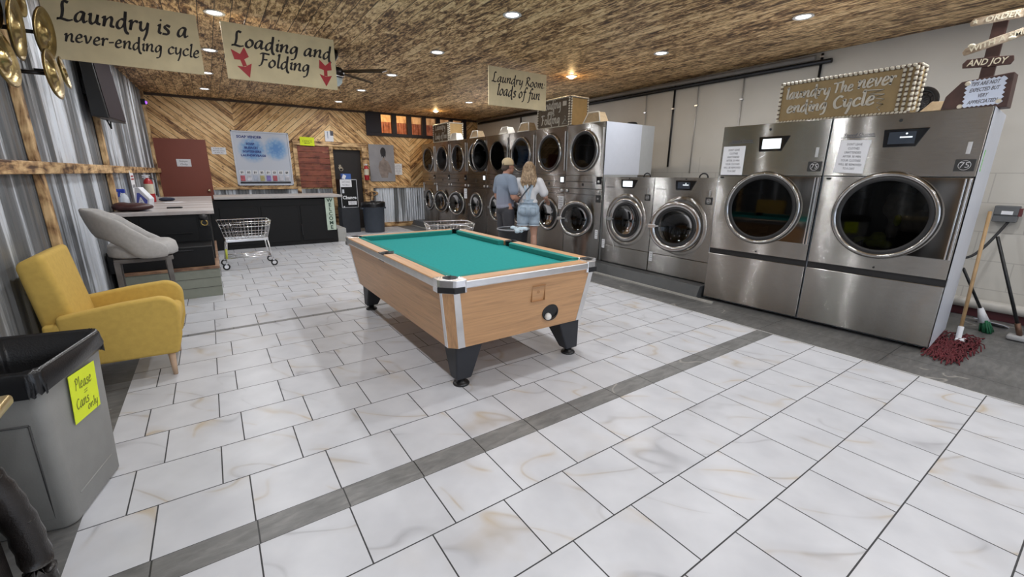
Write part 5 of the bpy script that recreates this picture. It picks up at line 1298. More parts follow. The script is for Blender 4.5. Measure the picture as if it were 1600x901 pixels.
# shutter with dark red planks
t = thing('wooden_shutter', 'dark red horizontal plank shutter with carved corner plates left of the doorway', 'shutter', (0, 0, 0))
g = G(); REDP2 = rough_pine('dark_red_planks', 0, (.10, .025, .014), (.20, .052, .03), (.29, .085, .045))
for i in range(7): z = 1.09 + i * .1425; g.box(1.87, 2.60, YW - .045, YW - .005, z, z + .136)
obj('planks', g, REDP2, t, bev=.006)
g = G()
for z in (1.14, 1.33, 1.62, 1.93): g.box(2.44, 2.58, YW - .052, YW - .044, z, z + .03); g.box(1.90, 2.35, YW - .050, YW - .044, z - .01, z)
obj('carved_plates', g, rough_pine('brick_red_trim', 0, (.14, .05, .03), (.25, .09, .05), (.36, .15, .08)), t)
t = thing('yellow_sign', 'bright yellow paper sign with a black arrow over the dark red shutter', 'sign', (0, 0, 0))
Mn = Fm(2.11, YW - .075, 2.185) @ Matrix.Rotation(R_(-1), 4, 'Z'); notice(t, 'paper_sheet', ['OFFICE'], .325, .195, Mn @ Matrix.Translation((0, .0, 0)), size=.07, m=YN, ink=mat('olive_ink', (.22, .24, .03), .8))
g = G(); g.box(-.04, .06, -.045, -.037, .003, .0045); g.prism([(-.07, -.041), (-.04, -.025), (-.04, -.057)], 'z', .003, .0045); g.xf(Mn); obj('black_arrow', g, INK, t)
t = thing('card', 'white picture card with dark corner standing on the doorway trim', 'card', (0, 0, 0))
notice(t, 'card_sheet', None, .20, .25, Fm(2.64, YW - .03, 2.335)); g = G(); g.box(2.67, 2.745, YW - .034, YW - .032, 2.35, 2.46); obj('dark_corner', g, mat('slate_print', (.08, .08, .10), .6), t)
g = G(); g.box(2.60, 2.615, YW - .034, YW - .032, 2.28, 2.42); g.ball((2.607, YW - .033, 2.43), (.014, .002, .014), 12); obj('printed_figure', g, mat('print_blue', (.2, .25, .35), .6), t)
# black door in the hall with restroom mark
t = thing('door_2', None, None); t['kind'] = 'structure'
g = G(); g.box(2.70, 3.40, YW + .10, YW + .14, 0, 2.03); obj('door_leaf', g, mat('black_door_paint', (.014, .010, .009), .5), t, bev=.004)
g = G(); g.ball((2.79, YW + .07, 1.02), .028, 14); obj('door_knob', g, CHROME, t)
g = G(); btext(g, '&', .15, Fm(2.87, YW + .098, 1.60), off=.002); g.torus((2.89, YW + .097, 1.545), .045, .006, 'y', 20, 6); obj('lettering', g, mat('tan_letter', (.55, .48, .36), .5), t)
# art print: pale grey picture, dark-haired figure seen from behind
t = thing('art_print', 'tall grey art print of a dark-haired figure from behind, right of the doorway', 'picture', (0, 0, 0))
g = G(); g.box(3.60, 4.28, YW - .03, YW - .002, 1.235, 2.19); obj('canvas', g, mat('grey_canvas', (.30, .30, .32), .7, var=.12, scale=3), t)
g = G(); g.ball((3.98, YW - .031, 2.00), (.075, .004, .12), 20); g.prism([(3.92, 1.94), (3.94, 1.86), (3.96, 1.92), (3.99, 1.84), (4.02, 1.92), (4.04, 1.87), (4.05, 1.95)], 'y', YW - .034, YW - .03); obj('painted_hair', g, mat('print_black', (.02, .02, .025), .6), t)
g = G(); pr_ = [(3.96, 1.86), (3.95, 1.80), (3.87, 1.75), (3.83, 1.60), (3.86, 1.45), (3.90, 1.33), (4.07, 1.33), (4.10, 1.48), (4.20, 1.44), (4.16, 1.62), (4.10, 1.76), (4.02, 1.80), (4.01, 1.86)]
g.prism(pr_, 'y', YW - .0325, YW - .03); obj('painted_figure', g, mat('print_taupe', (.24, .20, .18), .7, var=.3, scale=8), t)
o = thing('paper_notice', 'white printed notice on the chevron wall right of the art print', 'notice', (0, 0, 0)); notice(o, 'paper_sheet', ['NOTICE', 'PLEASE CLEAN', 'LINT FILTERS', 'AND KEEP', 'THIS AREA', 'TIDY'], .22, .30, Fm(4.385, YW - .008, 1.56), widths=[.5, .8, .75, .6, .7, .4])
o = thing('corkscrew_rack', 'small tan wooden hook rack above the barrel trash can', 'rack', (0, 0, 0)); g = G(); g.torus((3.60, YW - .06, .92), .07, .018, 'y', 24, 8, sy=.8, sz=1.9); g.box(3.56, 3.64, YW - .06, YW - .02, .74, 1.1); obj('hoop', g, rough_pine(), o)
o = thing('paper_notice', 'white notice with red lines on the tin wall behind the detergent box', 'notice', (XWL(9.0) + .055, 8.35, 1.24)); notice(o, 'paper_sheet', ['CAUTION'], .36, .44, frame((0, 0, 0), (0, 1, 0), (0, 0, 1)), size=.06)
g = G(); g.box(.003, .004, -.13, .13, .13, .15); g.box(.003, .004, -.13, .13, .09, .11); obj('red_lines', g, REDP, o)

# ------------------------------------------------------------------ right wall: pipes, electrical box, small fittings
def wx(y): return XWR(y)
t = thing('ceiling_pipe', 'dark pipe running high along the block wall under the ceiling', 'pipe', (0, 0, 0))
g = G(); g.tube([(wx(2.62) - .05, 2.62, 2.87), (wx(11.8) - .05, 11.8, 2.90)], .028, 10); obj('pipe_run', g, DARKM, t)
g = G(); g.tube([(wx(2.8) - .09, 2.8, 2.93), (wx(11.8) - .09, 11.8, 2.965)], .03, 10); obj('conduit_run', g, mat('greige_conduit', (.22, .20, .18), .5), t)
for i, (y, zb, dk) in enumerate(((2.75, 2.0, 1), (3.75, 1.4, 0), (4.5, 1.5, 0), (4.95, 1.6, 1), (5.55, 1.6, 0), (7.2, 1.9, 1), (8.4, 2.0, 0), (9.6, 2.0, 1))):
    t = thing('conduit', '%s vertical conduit on the block wall, number %s counting from the large dryers' % ('dark' if dk else 'thin pale', ['one', 'two', 'three', 'four', 'five', 'six', 'seven', 'eight'][i]), 'conduit', (wx(y) - .02, y, 0))
    g = G(); g.tube([(0, 0, zb), (0, 0, 2.98)], .016 if dk else .009, 8); obj('tube', g, DARKM if dk else mat('pale_conduit', (.5, .48, .45), .4, .3), t)
    g = G()
    for z in (2.55, 2.93): g.box(-.02, .018, -.022, .022, z, z + .02)
    obj('clamp', g, CHROMER, t)
t = thing('electrical_box', 'grey electrical disconnect box on the block wall right of the end dryer', 'electrical box', (wx(.77) - .05, .77, 1.10))
g = G(); g.box(-.05, .048, -.085, .085, -.08, .08); g.box(-.06, -.05, -.085, .085, -.01, .08); obj('box_body', g, mat('grey_box_metal', (.12, .125, .13), .45), t, bev=.008)
g = G(); g.box(-.063, -.06, -.05, .03, -.005, .03); obj('label', g, PAPER, t)
g = G(); g.box(-.055, -.02, -.11, -.085, -.02, .06); obj('lever', g, mat('dark_red_lever', (.12, .03, .03), .5), t, bev=.003)
g = G(); pts = []
for i in range(17):
    u = i / 16; pts.append((-.02 - .38 * u - .1 * math.sin(PI * u), -.03 + .22 * u, -.08 - .36 * u - .12 * math.sin(PI * u)))
g.tube(pts, .013, 8); obj('power_cable', g, RUBBER, t)
g = G(); g.tube([(wx(-1) - .10, -1.0, .15), (wx(2.6) - .10, 2.6, .15)], .055, 16)
for y in (-.2, .35, 1.2): g.torus((wx(y) - .10, y, .15), .056, .008, 'y', 20, 6)
t = thing('floor_pipe', 'pale fat pipe running low along the block wall behind the brooms', 'pipe', (0, 0, 0)); obj('pipe_run', g, mat('cream_pvc', (.45, .43, .39), .4), t)
g = G(); g.box(wx(0) - .04, wx(0) + .02, -2, 3.2, 0, .09); struct('baseboard_right', g, mat('maroon_base', (.09, .02, .025), .5))
g = G(); g.box(-.12, .12, -.05, .05, 0, .006); o = obj('white_board_offcut', g, WHITEE, None, loc=(6.38, .62, .002), rot=(R_(20), 0, R_(70))); o.location.z = .02; lbl(o, 'flat white board offcut leaning by the wall behind the green broom', 'board')
g = G(); g.box(-.14, .14, -.012, .012, 0, .50); o = obj('dark_panel', g, BLACK, None, loc=(5.80, .90, .0), rot=(0, 0, R_(8)), bev=.005); lbl(o, 'dark upright panel standing behind the mop handle beside the end dryer', 'panel')

# mop, broom, second mop
WS = mat('worn_wood_handle', (.42, .27, .13), .5, var=.15)
t = thing('wet_mop', 'dark red string mop lying on the grey tiles with wooden handle against the end dryer', 'mop', (0, 0, 0))
g = G(); g.tube([(5.47, .70, .10), (5.74, .765, 1.16)], .0135, 10); obj('handle', g, WS, t)
g = G(); g.tube([(5.45, .695, .015), (5.48, .702, .14)], .021, 10); g.box(5.40, 5.50, .65, .71, .01, .035); obj('clamp', g, PAPER, t, bev=.004)
REDM = mat('maroon_yarn', (.105, .014, .019), .95, var=.35, scale=30, bmp=.5)
g = G(); rnd = random.Random(12)
for i in range(330):
    u = rnd.random(); cx_ = 5.43 - u * .60 + rnd.uniform(-.05, .33) * (1 - u * .6); cy_ = .70 + rnd.uniform(-.14, .13) * (1.0 - .3 * u) - .02 * u
    a = rnd.uniform(-.7, .7) + PI; L = rnd.uniform(.10, .22)
    pts = [(cx_ + math.cos(a) * L * k / 4 + rnd.uniform(-.01, .01), cy_ + math.sin(a) * L * k / 4 * .6 + rnd.uniform(-.012, .012), .006 + .022 * math.sin(PI * k / 4) * (1 - u * .5) + rnd.uniform(0, .014)) for k in range(5)]
    g.tube(pts, rnd.uniform(.0035, .006), 5)
for v in g.b.verts:
    if v.co.x < 4.86 and v.co.y > .60: v.co.z = min(v.co.z, .024)
o = obj('mop_head', g, REDM, t)
t = thing('broom', 'small green bristle broom with white socket and black handle beside the mop', 'broom', (0, 0, 0))
g = G(); g.tube([(6.01, .665, .20), (5.80, .84, .62)], .012, 8); obj('handle', g, BLACK, t)
g = G(); g.tube([(6.03, .635, .10), (6.0, .68, .235)], .03, 10, rs=[.042, .02]); obj('socket', g, PAPER, t)
g = G()
for i in range(90):
    u, v = rnd.uniform(-1, 1), rnd.uniform(-1, 1); g.tube([(6.03 + u * .035, .632 + v * .025, .12), (6.05 + u * .085, .60 + v * .045, .004)], .0055, 4)
obj('bristles', g, mat('green_bristles', (.015, .12, .055), .7, var=.3), t)
t = thing('dust_mop', 'second mop with a black metal handle and grey head leaning by the electrical box', 'mop', (0, 0, 0))
g = G(); g.tube([(5.96, .385, .06), (5.93, .70, .93)], .013, 8); obj('handle', g, BLACK, t)
g = G(); g.tube([(5.96, .385, .05), (5.955, .42, .16)], .02, 8); obj('socket', g, mat('rusty_metal', (.16, .09, .06), .5, .6), t)
g = G(); g.box(5.90, 6.02, .33, .46, .005, .05); obj('mop_head', g, mat('pale_grey_yarn', (.38, .38, .38), .9, bmp=.4), t, bev=.015, seg=3)

# ------------------------------------------------------------------ decor on top of the machines
ROPEW = mat('shell_white', (.56, .52, .42), .6, var=.15); ROPED = mat('shell_brown', (.12, .085, .06), .7, var=.3)
PLY = mat('tan_painted_board', (.27, .19, .085), .6, var=.10); DPLY = mat('dark_stained_board', (.085, .06, .035), .6, var=.2); PALEP = mat('pale_paint', (.52, .49, .42), .6)
def shell_row(g1, g2, p0, p1, out, r=.02, n=None, two=True):
    p0, p1 = Vector(p0), Vector(p1); L = (p1 - p0).length; n = n or int(L / (r * 1.7)); d = (p1 - p0) / L; o = Vector(out)
    for i in range(n):
        p = p0 + (p1 - p0) * ((i + .5) / n)
        q = d.to_track_quat('X', 'Z').to_matrix() @ Matrix.Rotation(R_(28), 3, 'Y')
        g1.ball(p + o * .004, (r * .95, r * .62, r * .62), 10, q)
        if two: g2.ball(p + d * r * .85 + o * .001, (r * .6, r * .5, r * .8), 8, q)
def crate(name, label, X, y0, y1, z0, z1, depth, lines, board, side, rope_r=.02, double=False, pen=(.10, .07)):
    """box sign: front faces -x"""
    t = thing(name, label, 'sign box', (X, (y0 + y1) / 2, z0)); h = z1 - z0; hw_ = (y1 - y0) / 2
    g = G(); g.use(board); g.box(0, depth, -hw_, hw_, 0, h); obj('box_body', g, board, t, bev=.003)
    g = G(); g.box(.02, depth - .02, -hw_ - .004, -hw_, .03, h - .03); obj('side_board', g, side, t)
    g1, g2 = G(), G(); r = rope_r
    def loop(x, off=0):
        a = h - r * .6 - off; b_ = hw_ - r * .5 - off
        shell_row(g1, g2, (x, b_, a), (x, -b_, a), (-1, 0, 0), r); shell_row(g1, g2, (x, -b_, a), (x, -b_, r * .5 + off), (-1, 0, 0), r)
        shell_row(g1, g2, (x, b_, r * .5 + off), (x, b_, a), (-1, 0, 0), r); shell_row(g1, g2, (x, -b_, r * .6 + off), (x, b_, r * .6 + off), (-1, 0, 0), r * .8)
    loop(-.006)
    for s in ((.02, -hw_ - .006), (depth - .02, -hw_ - .006)): shell_row(g1, g2, (s[0], s[1], r), (s[0], s[1], h - r), (0, -1, 0), r)
    shell_row(g1, g2, (.0, -hw_ - .005, h - r * .5), (depth, -hw_ - .005, h - r * .5), (0, -1, 0), r * .8)
    if double:
        shell_row(g1, g2, (-.006, -hw_ + r * 2.4, r), (-.006, -hw_ + r * 2.4, h - r), (-1, 0, 0), r)
        shell_row(g1, g2, (-.006, -hw_ + r * 4.2, r), (-.006, -hw_ + r * 4.2, h - r), (-1, 0, 0), r)
    obj('shell_edging', g1, ROPEW, t); obj('dark_edging', g2, ROPED, t)
    g = G(); Mx = frame((-.002, hw_, 0), (0, -1, 0), (0, 0, 1))
    for (s, u, v, xh, wd) in lines: pentext(g, s, Mx, u, v, xh, wd, pen[0], pen[1], 0, ht=.004, ang=20)
    o = obj('lettering', g, PALEP, t); return t, Mx
t, Mx = crate('sign_box', 'wide tan sign box reading laundry The never ending Cycle on top of the large dryers', 4.97, 1.29, 2.36, 1.975, 2.365, .16,
      [('laundry', .06, .235, .055, .39), ('The', .47, .24, .050, .16), ('never', .66, .25, .062, .27), ('ending', .085, .10, .058, .36), ('Cycle', .49, .10, .066, .32)], PLY, PLY, .022, True, (.12, .095))
g = G()
z = [(.72, .225), (.86, .215), (.76, .19), (.87, .175), (.80, .155), (.875, .135), (.825, .11), (.875, .095), (.835, .07), (.86, .045)]
g.tube([Mx @ Vector((a * 1.0, b_, .004)) for a, b_ in z], .005, 6); obj('painted_swirl', g, PALEP, t)
t, Mx = crate('sign_box', 'square dark sign box reading Loading and Folding on the tall stacks', 4.97, 5.58, 6.42, 2.212, 2.68, .40,
      [('Loading', .12, .31, .085, .50), ('and', .28, .225, .045, .17), ('Folding', .10, .075, .085, .50)], DPLY, mat('honey_board', (.38, .24, .09), .6), .022)
g = G(); g.tube([Mx @ Vector(p) for p in ((.66, .05, .004), (.80, .05, .004), (.735, .12, .004), (.66, .05, .004))], .006, 6); g.tube([Mx @ Vector(p) for p in ((.735, .12, .004), (.74, .16, .004), (.72, .17, .004))], .005, 6)
g.box(-.004, 0, -.33, -.24, .33, .40); obj('painted_hanger', g, PALEP, t)
crate('sign_box', 'square dark sign box reading Laundry Loads of Fun farthest away on the tall stacks', 4.97, 9.95, 10.82, 2.212, 2.66, .40,
      [('Laundry', .12, .31, .075, .58), ('Loads of Fun', .10, .09, .075, .66)], DPLY, mat('honey_board', (.38, .24, .09), .6), .026)
# small tapered shades standing on the front edge of the stacks
SH = mat('tan_woven_shade', (.50, .37, .22), .7, var=.12, scale=30, bmp=.3); SHW = mat('cream_shade_edge', (.66, .62, .54), .6)
names = ['nearest, beside the white-sided dryer', 'between the two sign boxes', 'third from the white-sided dryer', 'fourth from the white-sided dryer', 'farthest, beside the far sign box']
for i, (y, s, m_) in enumerate(((5.02, 1.0, SH), (6.78, 1.0, SH), (7.45, .85, SHW), (8.62, .95, SH), (9.62, 1.05, SHW))):
    t = thing('tapered_shade', 'small %s tapered shade on the stacked machines, %s' % ('tan' if m_ is SH else 'cream', names[i]), 'shade', (4.99, y, 2.211), 0, 'small tapered shades on the tall machines')
    g = G(); a, b_ = .175 * s, .11 * s; h = .155 * s
    g.hexa([(-.08, -a, 0), (.12, -a, 0), (.12, a, 0), (-.08, a, 0)], [(-.04, -b_, h), (.09, -b_, h), (.09, b_, h), (-.04, b_, h)]); obj('shade_body', g, m_, t, bev=.004)
    g = G(); a += .004; b_ += .004
    for s0 in (-1, 1): g.tube([(-.083, s0 * a, .003), (-.043, s0 * b_, h)], .009, 6)
    g.tube([(-.083, -a, .006), (-.083, a, .006)], .009, 6); g.tube([(-.043, -b_, h), (-.043, b_, h)], .009, 6); obj('shade_edging', g, SHW, t)
# round black fan and tan wedge behind the wide sign box
t = thing('round_fan', 'round black fan standing behind the right end of the wide tan sign box', 'fan', (5.32, 1.32, 1.975), R_(-6))
g = G(); g.torus((0, 0, .125), .105, .02, 'x', 32, 8); g.torus((0, 0, .125), .06, .006, 'x', 24, 6); g.box(-.03, .03, -.05, .05, 0, .03)
for i in range(12): a = 2 * PI * i / 12; g.tube([(0, .02 * math.cos(a), .125 + .02 * math.sin(a)), (0, .10 * math.cos(a), .125 + .10 * math.sin(a))], .003, 5)
obj('fan_cage', g, BLACK, t); g = G(); g.lathe([(.09, -.01), (.09, .0), (.001, .0)], c=(.02, 0, .125), axis='x', n=28); obj('fan_disc', g, mat('grey_fan_disc', (.12, .12, .13), .4), t)
t = thing('tapered_shade', 'small tan tapered shade between the round fan and the TIPS box', 'shade', (5.22, 1.19, 1.975), 0, 'small tapered shades on the tall machines')
g = G(); g.hexa([(-.08, -.12, 0), (.08, -.12, 0), (.08, .10, 0), (-.08, .10, 0)], [(-.05, -.12, .09), (.05, -.12, .09), (.05, .02, .10), (-.05, .02, .10)]); obj('shade_body', g, SH, t, bev=.004)
# tips box with driftwood signpost
t = thing('tips_box', 'dark wooden tips box with a scalloped paper sign on the end dryer', 'tips box', (5.05, .93, 1.972))
DW = mat('dark_walnut_stain', (.055, .022, .016), .5, var=.3)
g = G(); g.prism([(-.185, 0), (.19, 0), (.175, .115), (.10, .215), (-.175, .245)], 'x', .0, .16); obj('box_body', g, DW, t, bev=.006)
g = G(); zz = []
Mp = frame((-.004, .055, .02), (0, -1, .035), (0, 0, 1))
n = 8; P_ = [(0, 0)]
for i in range(n): P_ += [(.20 * (i + .5) / n, -.004), (.20 * (i + 1) / n, .004)]
for i in range(6): P_ += [(.212, .19 * (i + .5) / 6), (.198, .19 * (i + 1) / 6)]
for i in range(n): P_ += [(.20 - .20 * (i + .5) / n, .198), (.20 - .20 * (i + 1) / n, .188)]
for i in range(6): P_ += [(-.012, .19 - .19 * (i + .5) / 6), (.002, .19 - .19 * (i + 1) / 6)]
g.hexa([Mp @ Vector((a, b_, 0)) for a, b_ in P_], [Mp @ Vector((a, b_, .003)) for a, b_ in P_]); ps = obj('scalloped_paper', g, mat('paper_bluish', (.62, .68, .80), .8, 0, .03), t)
g = G()
for i, (s, wd) in enumerate((('TIPS ARE NOT', .155), ('EXPECTED BUT', .165), ('VERY', .055), ('APPRECIATED!', .165))): btext(g, s, .038, Mp @ Matrix.Translation((.10, .163 - i * .044, .0035)), width=wd, shear=.35, off=.0008)
obj('lettering', g, INKG, ps)
g = G()
for a, b_ in ((.0, .175), (-.02, .01), (.19, .018)): g = G(); g.ball(Mp @ Vector((a, b_, .006)), (.005, .017, .017), 12); obj('pale_button', g, mat('pale_wood_button', (.62, .56, .44), .6), ps)
t = thing('sign_post', 'dark wooden post with three crooked lettered boards above the end dryer', 'signpost', (5.24, .93, 1.972))
g = G(); g.box(-.005, .03, -.035, .045, .0, .70); obj('post', g, DW, t, bev=.003)
DRIFT = rough_pine('pale_driftwood', 1, (.24, .17, .11), (.42, .33, .23), (.58, .48, .36)); CREAM = mat('cream_letter', (.72, .66, .50), .6)
def plank(y, z, L, h, ang, m, text, star=False, lm=CREAM, hh=.6, nm='driftwood_board'):
    Mz = frame((-.012, y, z), (0, -1, 0), (0, 0, 1)) @ Matrix.Rotation(R_(ang), 4, 'Z')
    g = G(); pts = [(0, 0), (L * .5, -.004), (L, .002), (L + .01, h * .5), (L, h), (L * .4, h + .003), (.012, h * .96), (-.008, h * .5)]
    g.hexa([Mz @ Vector((a, b_, -.012)) for a, b_ in pts], [Mz @ Vector((a, b_, .006)) for a, b_ in pts]); o = obj(nm, g, m, t, bev=.003)
    g = G(); btext(g, text, h * 1.0, Mz @ Matrix.Translation((L * .5 + (.02 if star else 0), h * .5, .008)), width=L * (.74 if star else .84), shear=.15, off=.0012)
    if star:
        S5 = [(.024 + (.02 if k % 2 == 0 else .009) * math.cos(R_(90 + 36 * k)), h * .5 + (.02 if k % 2 == 0 else .009) * math.sin(R_(90 + 36 * k))) for k in range(10)]
        g.hexa([Mz @ Vector((a, b_, .006)) for a, b_ in S5], [Mz @ Vector((a, b_, .009)) for a, b_ in S5])
    obj('lettering', g, lm, o); return o, Mz
plank(.17, .655, .46, .055, 0, DRIFT, 'ORDER HERE', True)
o, Mz = plank(.165, .44, .42, .055, 15, DRIFT, 'WITH A SMILE')
g = G(); g.ball(Mz @ Vector((.05, .058, .008)), (.005, .022, .013), 12); g.ball(Mz @ Vector((.26, .01, .008)), (.005, .022, .013), 12); obj('pale_pebble', g, CREAM, o)
plank(.155, .345, .27, .065, -4, DW, 'AND JOY')

# ------------------------------------------------------------------ people
def remeshed(name, parts, m, parent, vox, sm_=3):
    g = G()
    for p in parts:
        if p[0] == 'c': g.cap(*p[1:])
        elif p[0] == 'b': g.ball(*p[1:])
    return obj(name, g, m, parent, remesh=vox, smooth_it=sm_)
def hand(parts, wrist, d, n, s=1.0):
    """five separate curled fingers on a palm; d = direction of fingers, n = palm normal"""
    d, n = Vector(d).normalized(), Vector(n).normalized(); sd = d.cross(n).normalized(); w_ = Vector(wrist)
    pc = w_ + d * .045 * s
    parts.append(('c', w_, .024 * s, pc, .028 * s)); 
    for k in (-1, 0, 1): parts.append(('c', w_ + sd * .012 * k * s, .017 * s, pc + d * .035 * s + sd * .024 * k * s, .015 * s))
    for k, L in zip((-1.5, -.5, .5, 1.5), (.062, .074, .070, .055)):
        a = pc + d * .035 * s + sd * .0185 * k * s; b_ = a + (d * .8 + n * .5).normalized() * L * .5 * s; c = b_ + (d * .35 + n * .95).normalized() * L * .5 * s
        parts.append(('c', a, .0105 * s, b_, .0095 * s)); parts.append(('c', b_, .0095 * s, c, .008 * s))
    a = w_ + d * .018 * s + sd * .026 * s; b_ = a + (sd * .8 + d * .7 + n * .3).normalized() * .038 * s; c = b_ + (d * .9 + n * .3).normalized() * .028 * s
    parts.append(('c', a, .014 * s, b_, .0115 * s)); parts.append(('c', b_, .0115 * s, c, .0095 * s))
SKIN = mat('skin_light', (.52, .30, .215), .55, var=.06); SKINM = mat('skin_tan', (.40, .205, .14), .55, var=.08)
def head(parts, c, s=1.0, fwd=(0, 1, 0)):
    """c = centre of the skull; builds skull, jaw, nose, ears, brow, lips, eye sockets bumps facing fwd"""
    f = Vector(fwd).normalized(); c = Vector(c); r = f.cross(Vector((0, 0, 1))).normalized(); u = Vector((0, 0, 1)); M3 = Matrix((r, f, u)).transposed()
    parts += [('b', c + u * .02, (.074 * s, .092 * s, .090 * s), 18, M3), ('b', c + f * .025 - u * .045, (.056 * s, .066 * s, .062 * s), 16, M3), ('b', c + f * .055 - u * .085, (.028, .026, .02), 12, M3),
              ('b', c + f * .098 - u * .025, (.012, .017, .022), 12, M3), ('c', c + f * .088 + u * .005, .008, c + f * .103 - u * .03, .012), ('b', c + f * .083 + u * .018, (.05, .016, .012), 12, M3),
              ('b', c + f * .086 - u * .062, (.022, .010, .007), 10, M3), ('b', c + f * .084 - u * .071, (.019, .010, .006), 10, M3)]
    for s_ in (-1, 1): parts.append(('b', c + r * .076 * s_ * s - f * .005 - u * .01, (.011, .019, .031), 12, M3))
    return M3
# woman: back to the camera, local +y = away from the viewer; origin between the feet
def woman():
    t = thing('person', 'woman in a white t-shirt and denim overall shorts with long wavy hair', 'person', (4.27, 5.72, 0), R_(-40))
    k = 1.0; H = 1.655
    P = []
    for s in (-1, 1):
        hip = (s * .085, 0, .86); knee = (s * .095, .02, .47); ank = (s * .10, -.01, .085)
        P += [('c', hip, .088, (s * .09, .01, .66), .075), ('c', (s * .09, .01, .66), .075, knee, .052), ('c', knee, .052, (s * .098, -.012, .34), .054), ('c', (s * .098, -.012, .34), .054, ank, .033),
              ('c', ank, .036, (s * .10, .0, .05), .04), ('c', (s * .10, -.035, .035), .032, (s * .11, .15, .03), .028)]
    P += [('b', (0, -.01, .90), (.165, .115, .12), 20), ('c', (0, 0, .95), .115, (0, .0, 1.12), .10), ('b', (0, .0, 1.22), (.155, .10, .14), 20), ('c', (-.12, 0, 1.34), .055, (.12, 0, 1.34), .055), ('c', (0, 0, 1.36), .055, (0, .02, 1.45), .047)]
    head(P, (0, .03, 1.535), .97, (-.25, 1, -.12))
    # right arm reaching to the machine, left arm bent in front
    sh, el, wr = (.175, 0, 1.335), (.27, .04, 1.10), (.30, .22, 1.02)
    P += [('c', sh, .052, el, .040), ('c', el, .040, wr, .026)]; hand(P, wr, (.15, 1, -.25), (0, -.2, -1), .95)
    sh, el, wr = (-.175, 0, 1.335), (-.28, .02, 1.10), (-.24, .24, 1.04)
    P += [('c', sh, .052, el, .040), ('c', el, .040, wr, .026)]; hand(P, wr, (.2, 1, -.1), (0, -.2, -1), .95)
    remeshed('body', P, SKIN, t, .008, 3)
    # t-shirt
    S = [('b', (0, 0, 1.24), (.178, .122, .16), 20), ('c', (0, 0, 1.05), .125, (0, 0, 1.2), .13), ('c', (-.13, 0, 1.335), .07, (.13, 0, 1.335), .07), ('b', (0, 0, 1.02), (.155, .125, .06), 18)]
    for s in (-1, 1): S += [('c', (s * .165, 0, 1.33), .075, (s * .232, .02, 1.19), .074), ('c', (s * .20, .01, 1.26), .07, (s * .245, .025, 1.165), .076)]
    remeshed('t_shirt', S, mat('white_cotton', (.70, .70, .72), .85, var=.03, bmp=.2), t, .011, 4)
    D = [('b', (0, -.01, .90), (.186, .138, .13), 20), ('b', (-.075, -.06, .875), (.098, .10, .10), 16), ('b', (.075, -.06, .875), (.098, .10, .10), 16), ('c', (0, 0, .97), .135, (0, 0, 1.05), .128)]
    for s in (-1, 1): D += [('c', (s * .09, -.005, .84), .10, (s * .095, .0, .70), .098)]
    DEN = mat('light_denim', (.36, .45, .54), .85, var=.14, scale=14, bmp=.25)
    d = remeshed('denim_shorts', D, DEN, t, .011, 4)
    g = G()
    for s in (-1, 1): g.torus((s * .095, .0, .640), .090, .010, 'z', 28, 8)
    obj('rolled_cuff', g, mat('pale_denim_cuff', (.50, .57, .63), .85), d)
    g = G()
    for s in (-1, 1): 
        for i in range(5): pass
        g.tube([(s * .035, -.162, .93), (s * .125, -.135, .93), (s * .12, -.152, .84), (s * .08, -.168, .815), (s * .04, -.170, .84)], .0035, 5, closed=True)
    g.tube([(-.15, -.10, 1.0), (0, -.145, 1.0), (.15, -.10, 1.0)], .006, 6); obj('pocket_seams', g, mat('denim_seam', (.22, .29, .36), .85), d)
    # bib straps crossing the back and a dark bag strap
    def strap(pts, w_, m_, nm):
        g = G(); rings = []
        for i, p in enumerate(pts):
            p = Vector(p); a = Vector(pts[max(i - 1, 0)]); b_ = Vector(pts[min(i + 1, len(pts) - 1)]); d_ = (b_ - a).normalized(); n_ = Vector((0, -1, 0)); s_ = d_.cross(n_).normalized() * w_
            rings.append([p - s_, p + s_, p + s_ + n_ * .006, p - s_ + n_ * .006])
        g.loft(rings, smooth=False); return obj(nm, g, m_, t)
    strap([(-.09, .02, 1.405), (-.085, -.07, 1.385), (-.07, -.118, 1.30), (-.03, -.132, 1.18), (-.01, -.14, 1.05)], .018, DEN, 'overall_strap')
    strap([(.09, .02, 1.405), (.085, -.07, 1.385), (.07, -.118, 1.30), (.03, -.132, 1.18), (.01, -.14, 1.05)], .018, DEN, 'overall_strap')
    strap([(.14, -.02, 1.40), (.11, -.085, 1.375), (.03, -.136, 1.27), (-.06, -.142, 1.16), (-.14, -.115, 1.05), (-.165, -.06, 1.0)], .011, mat('charcoal_strap', (.05, .06, .075), .7), 'bag_strap')
    # hair: long wavy mass
    Hh = [('b', (0, .012, 1.558), (.087, .100, .098), 18)]; rnd = random.Random(5)
    for i in range(34):
        a = PI + PI * (i / 33) ; x = .078 * math.cos(a); y = .02 + .075 * math.sin(a); L = rnd.uniform(.22, .30)
        pts = [Vector((x, y, 1.57)), Vector((x * 1.18, y * 1.1 - .012, 1.49)), Vector((x * 1.32 + rnd.uniform(-.012, .012), y - .045, 1.42)), Vector((x * 1.35 + rnd.uniform(-.02, .02), -.075 - rnd.uniform(0, .03) - .03 * abs(math.sin(a)), 1.34)), Vector((x * 1.15 + rnd.uniform(-.025, .025), -.105 - rnd.uniform(0, .02), 1.57 - L - .03))]
        for p, q, r0, r1 in zip(pts, pts[1:], (.022, .022, .02, .016), (.022, .02, .016, .008)): Hh.append(('c', p, r0, q, r1, 8))
    remeshed('hair', Hh, HAIRW, t, .008, 2)
    g = G()
    for s in (-1, 1):
        g.ball((s * .10, .03, .035), (.048, .13, .035), 14)
    obj('shoes', g, mat('white_sneaker', (.6, .6, .6), .6), t)
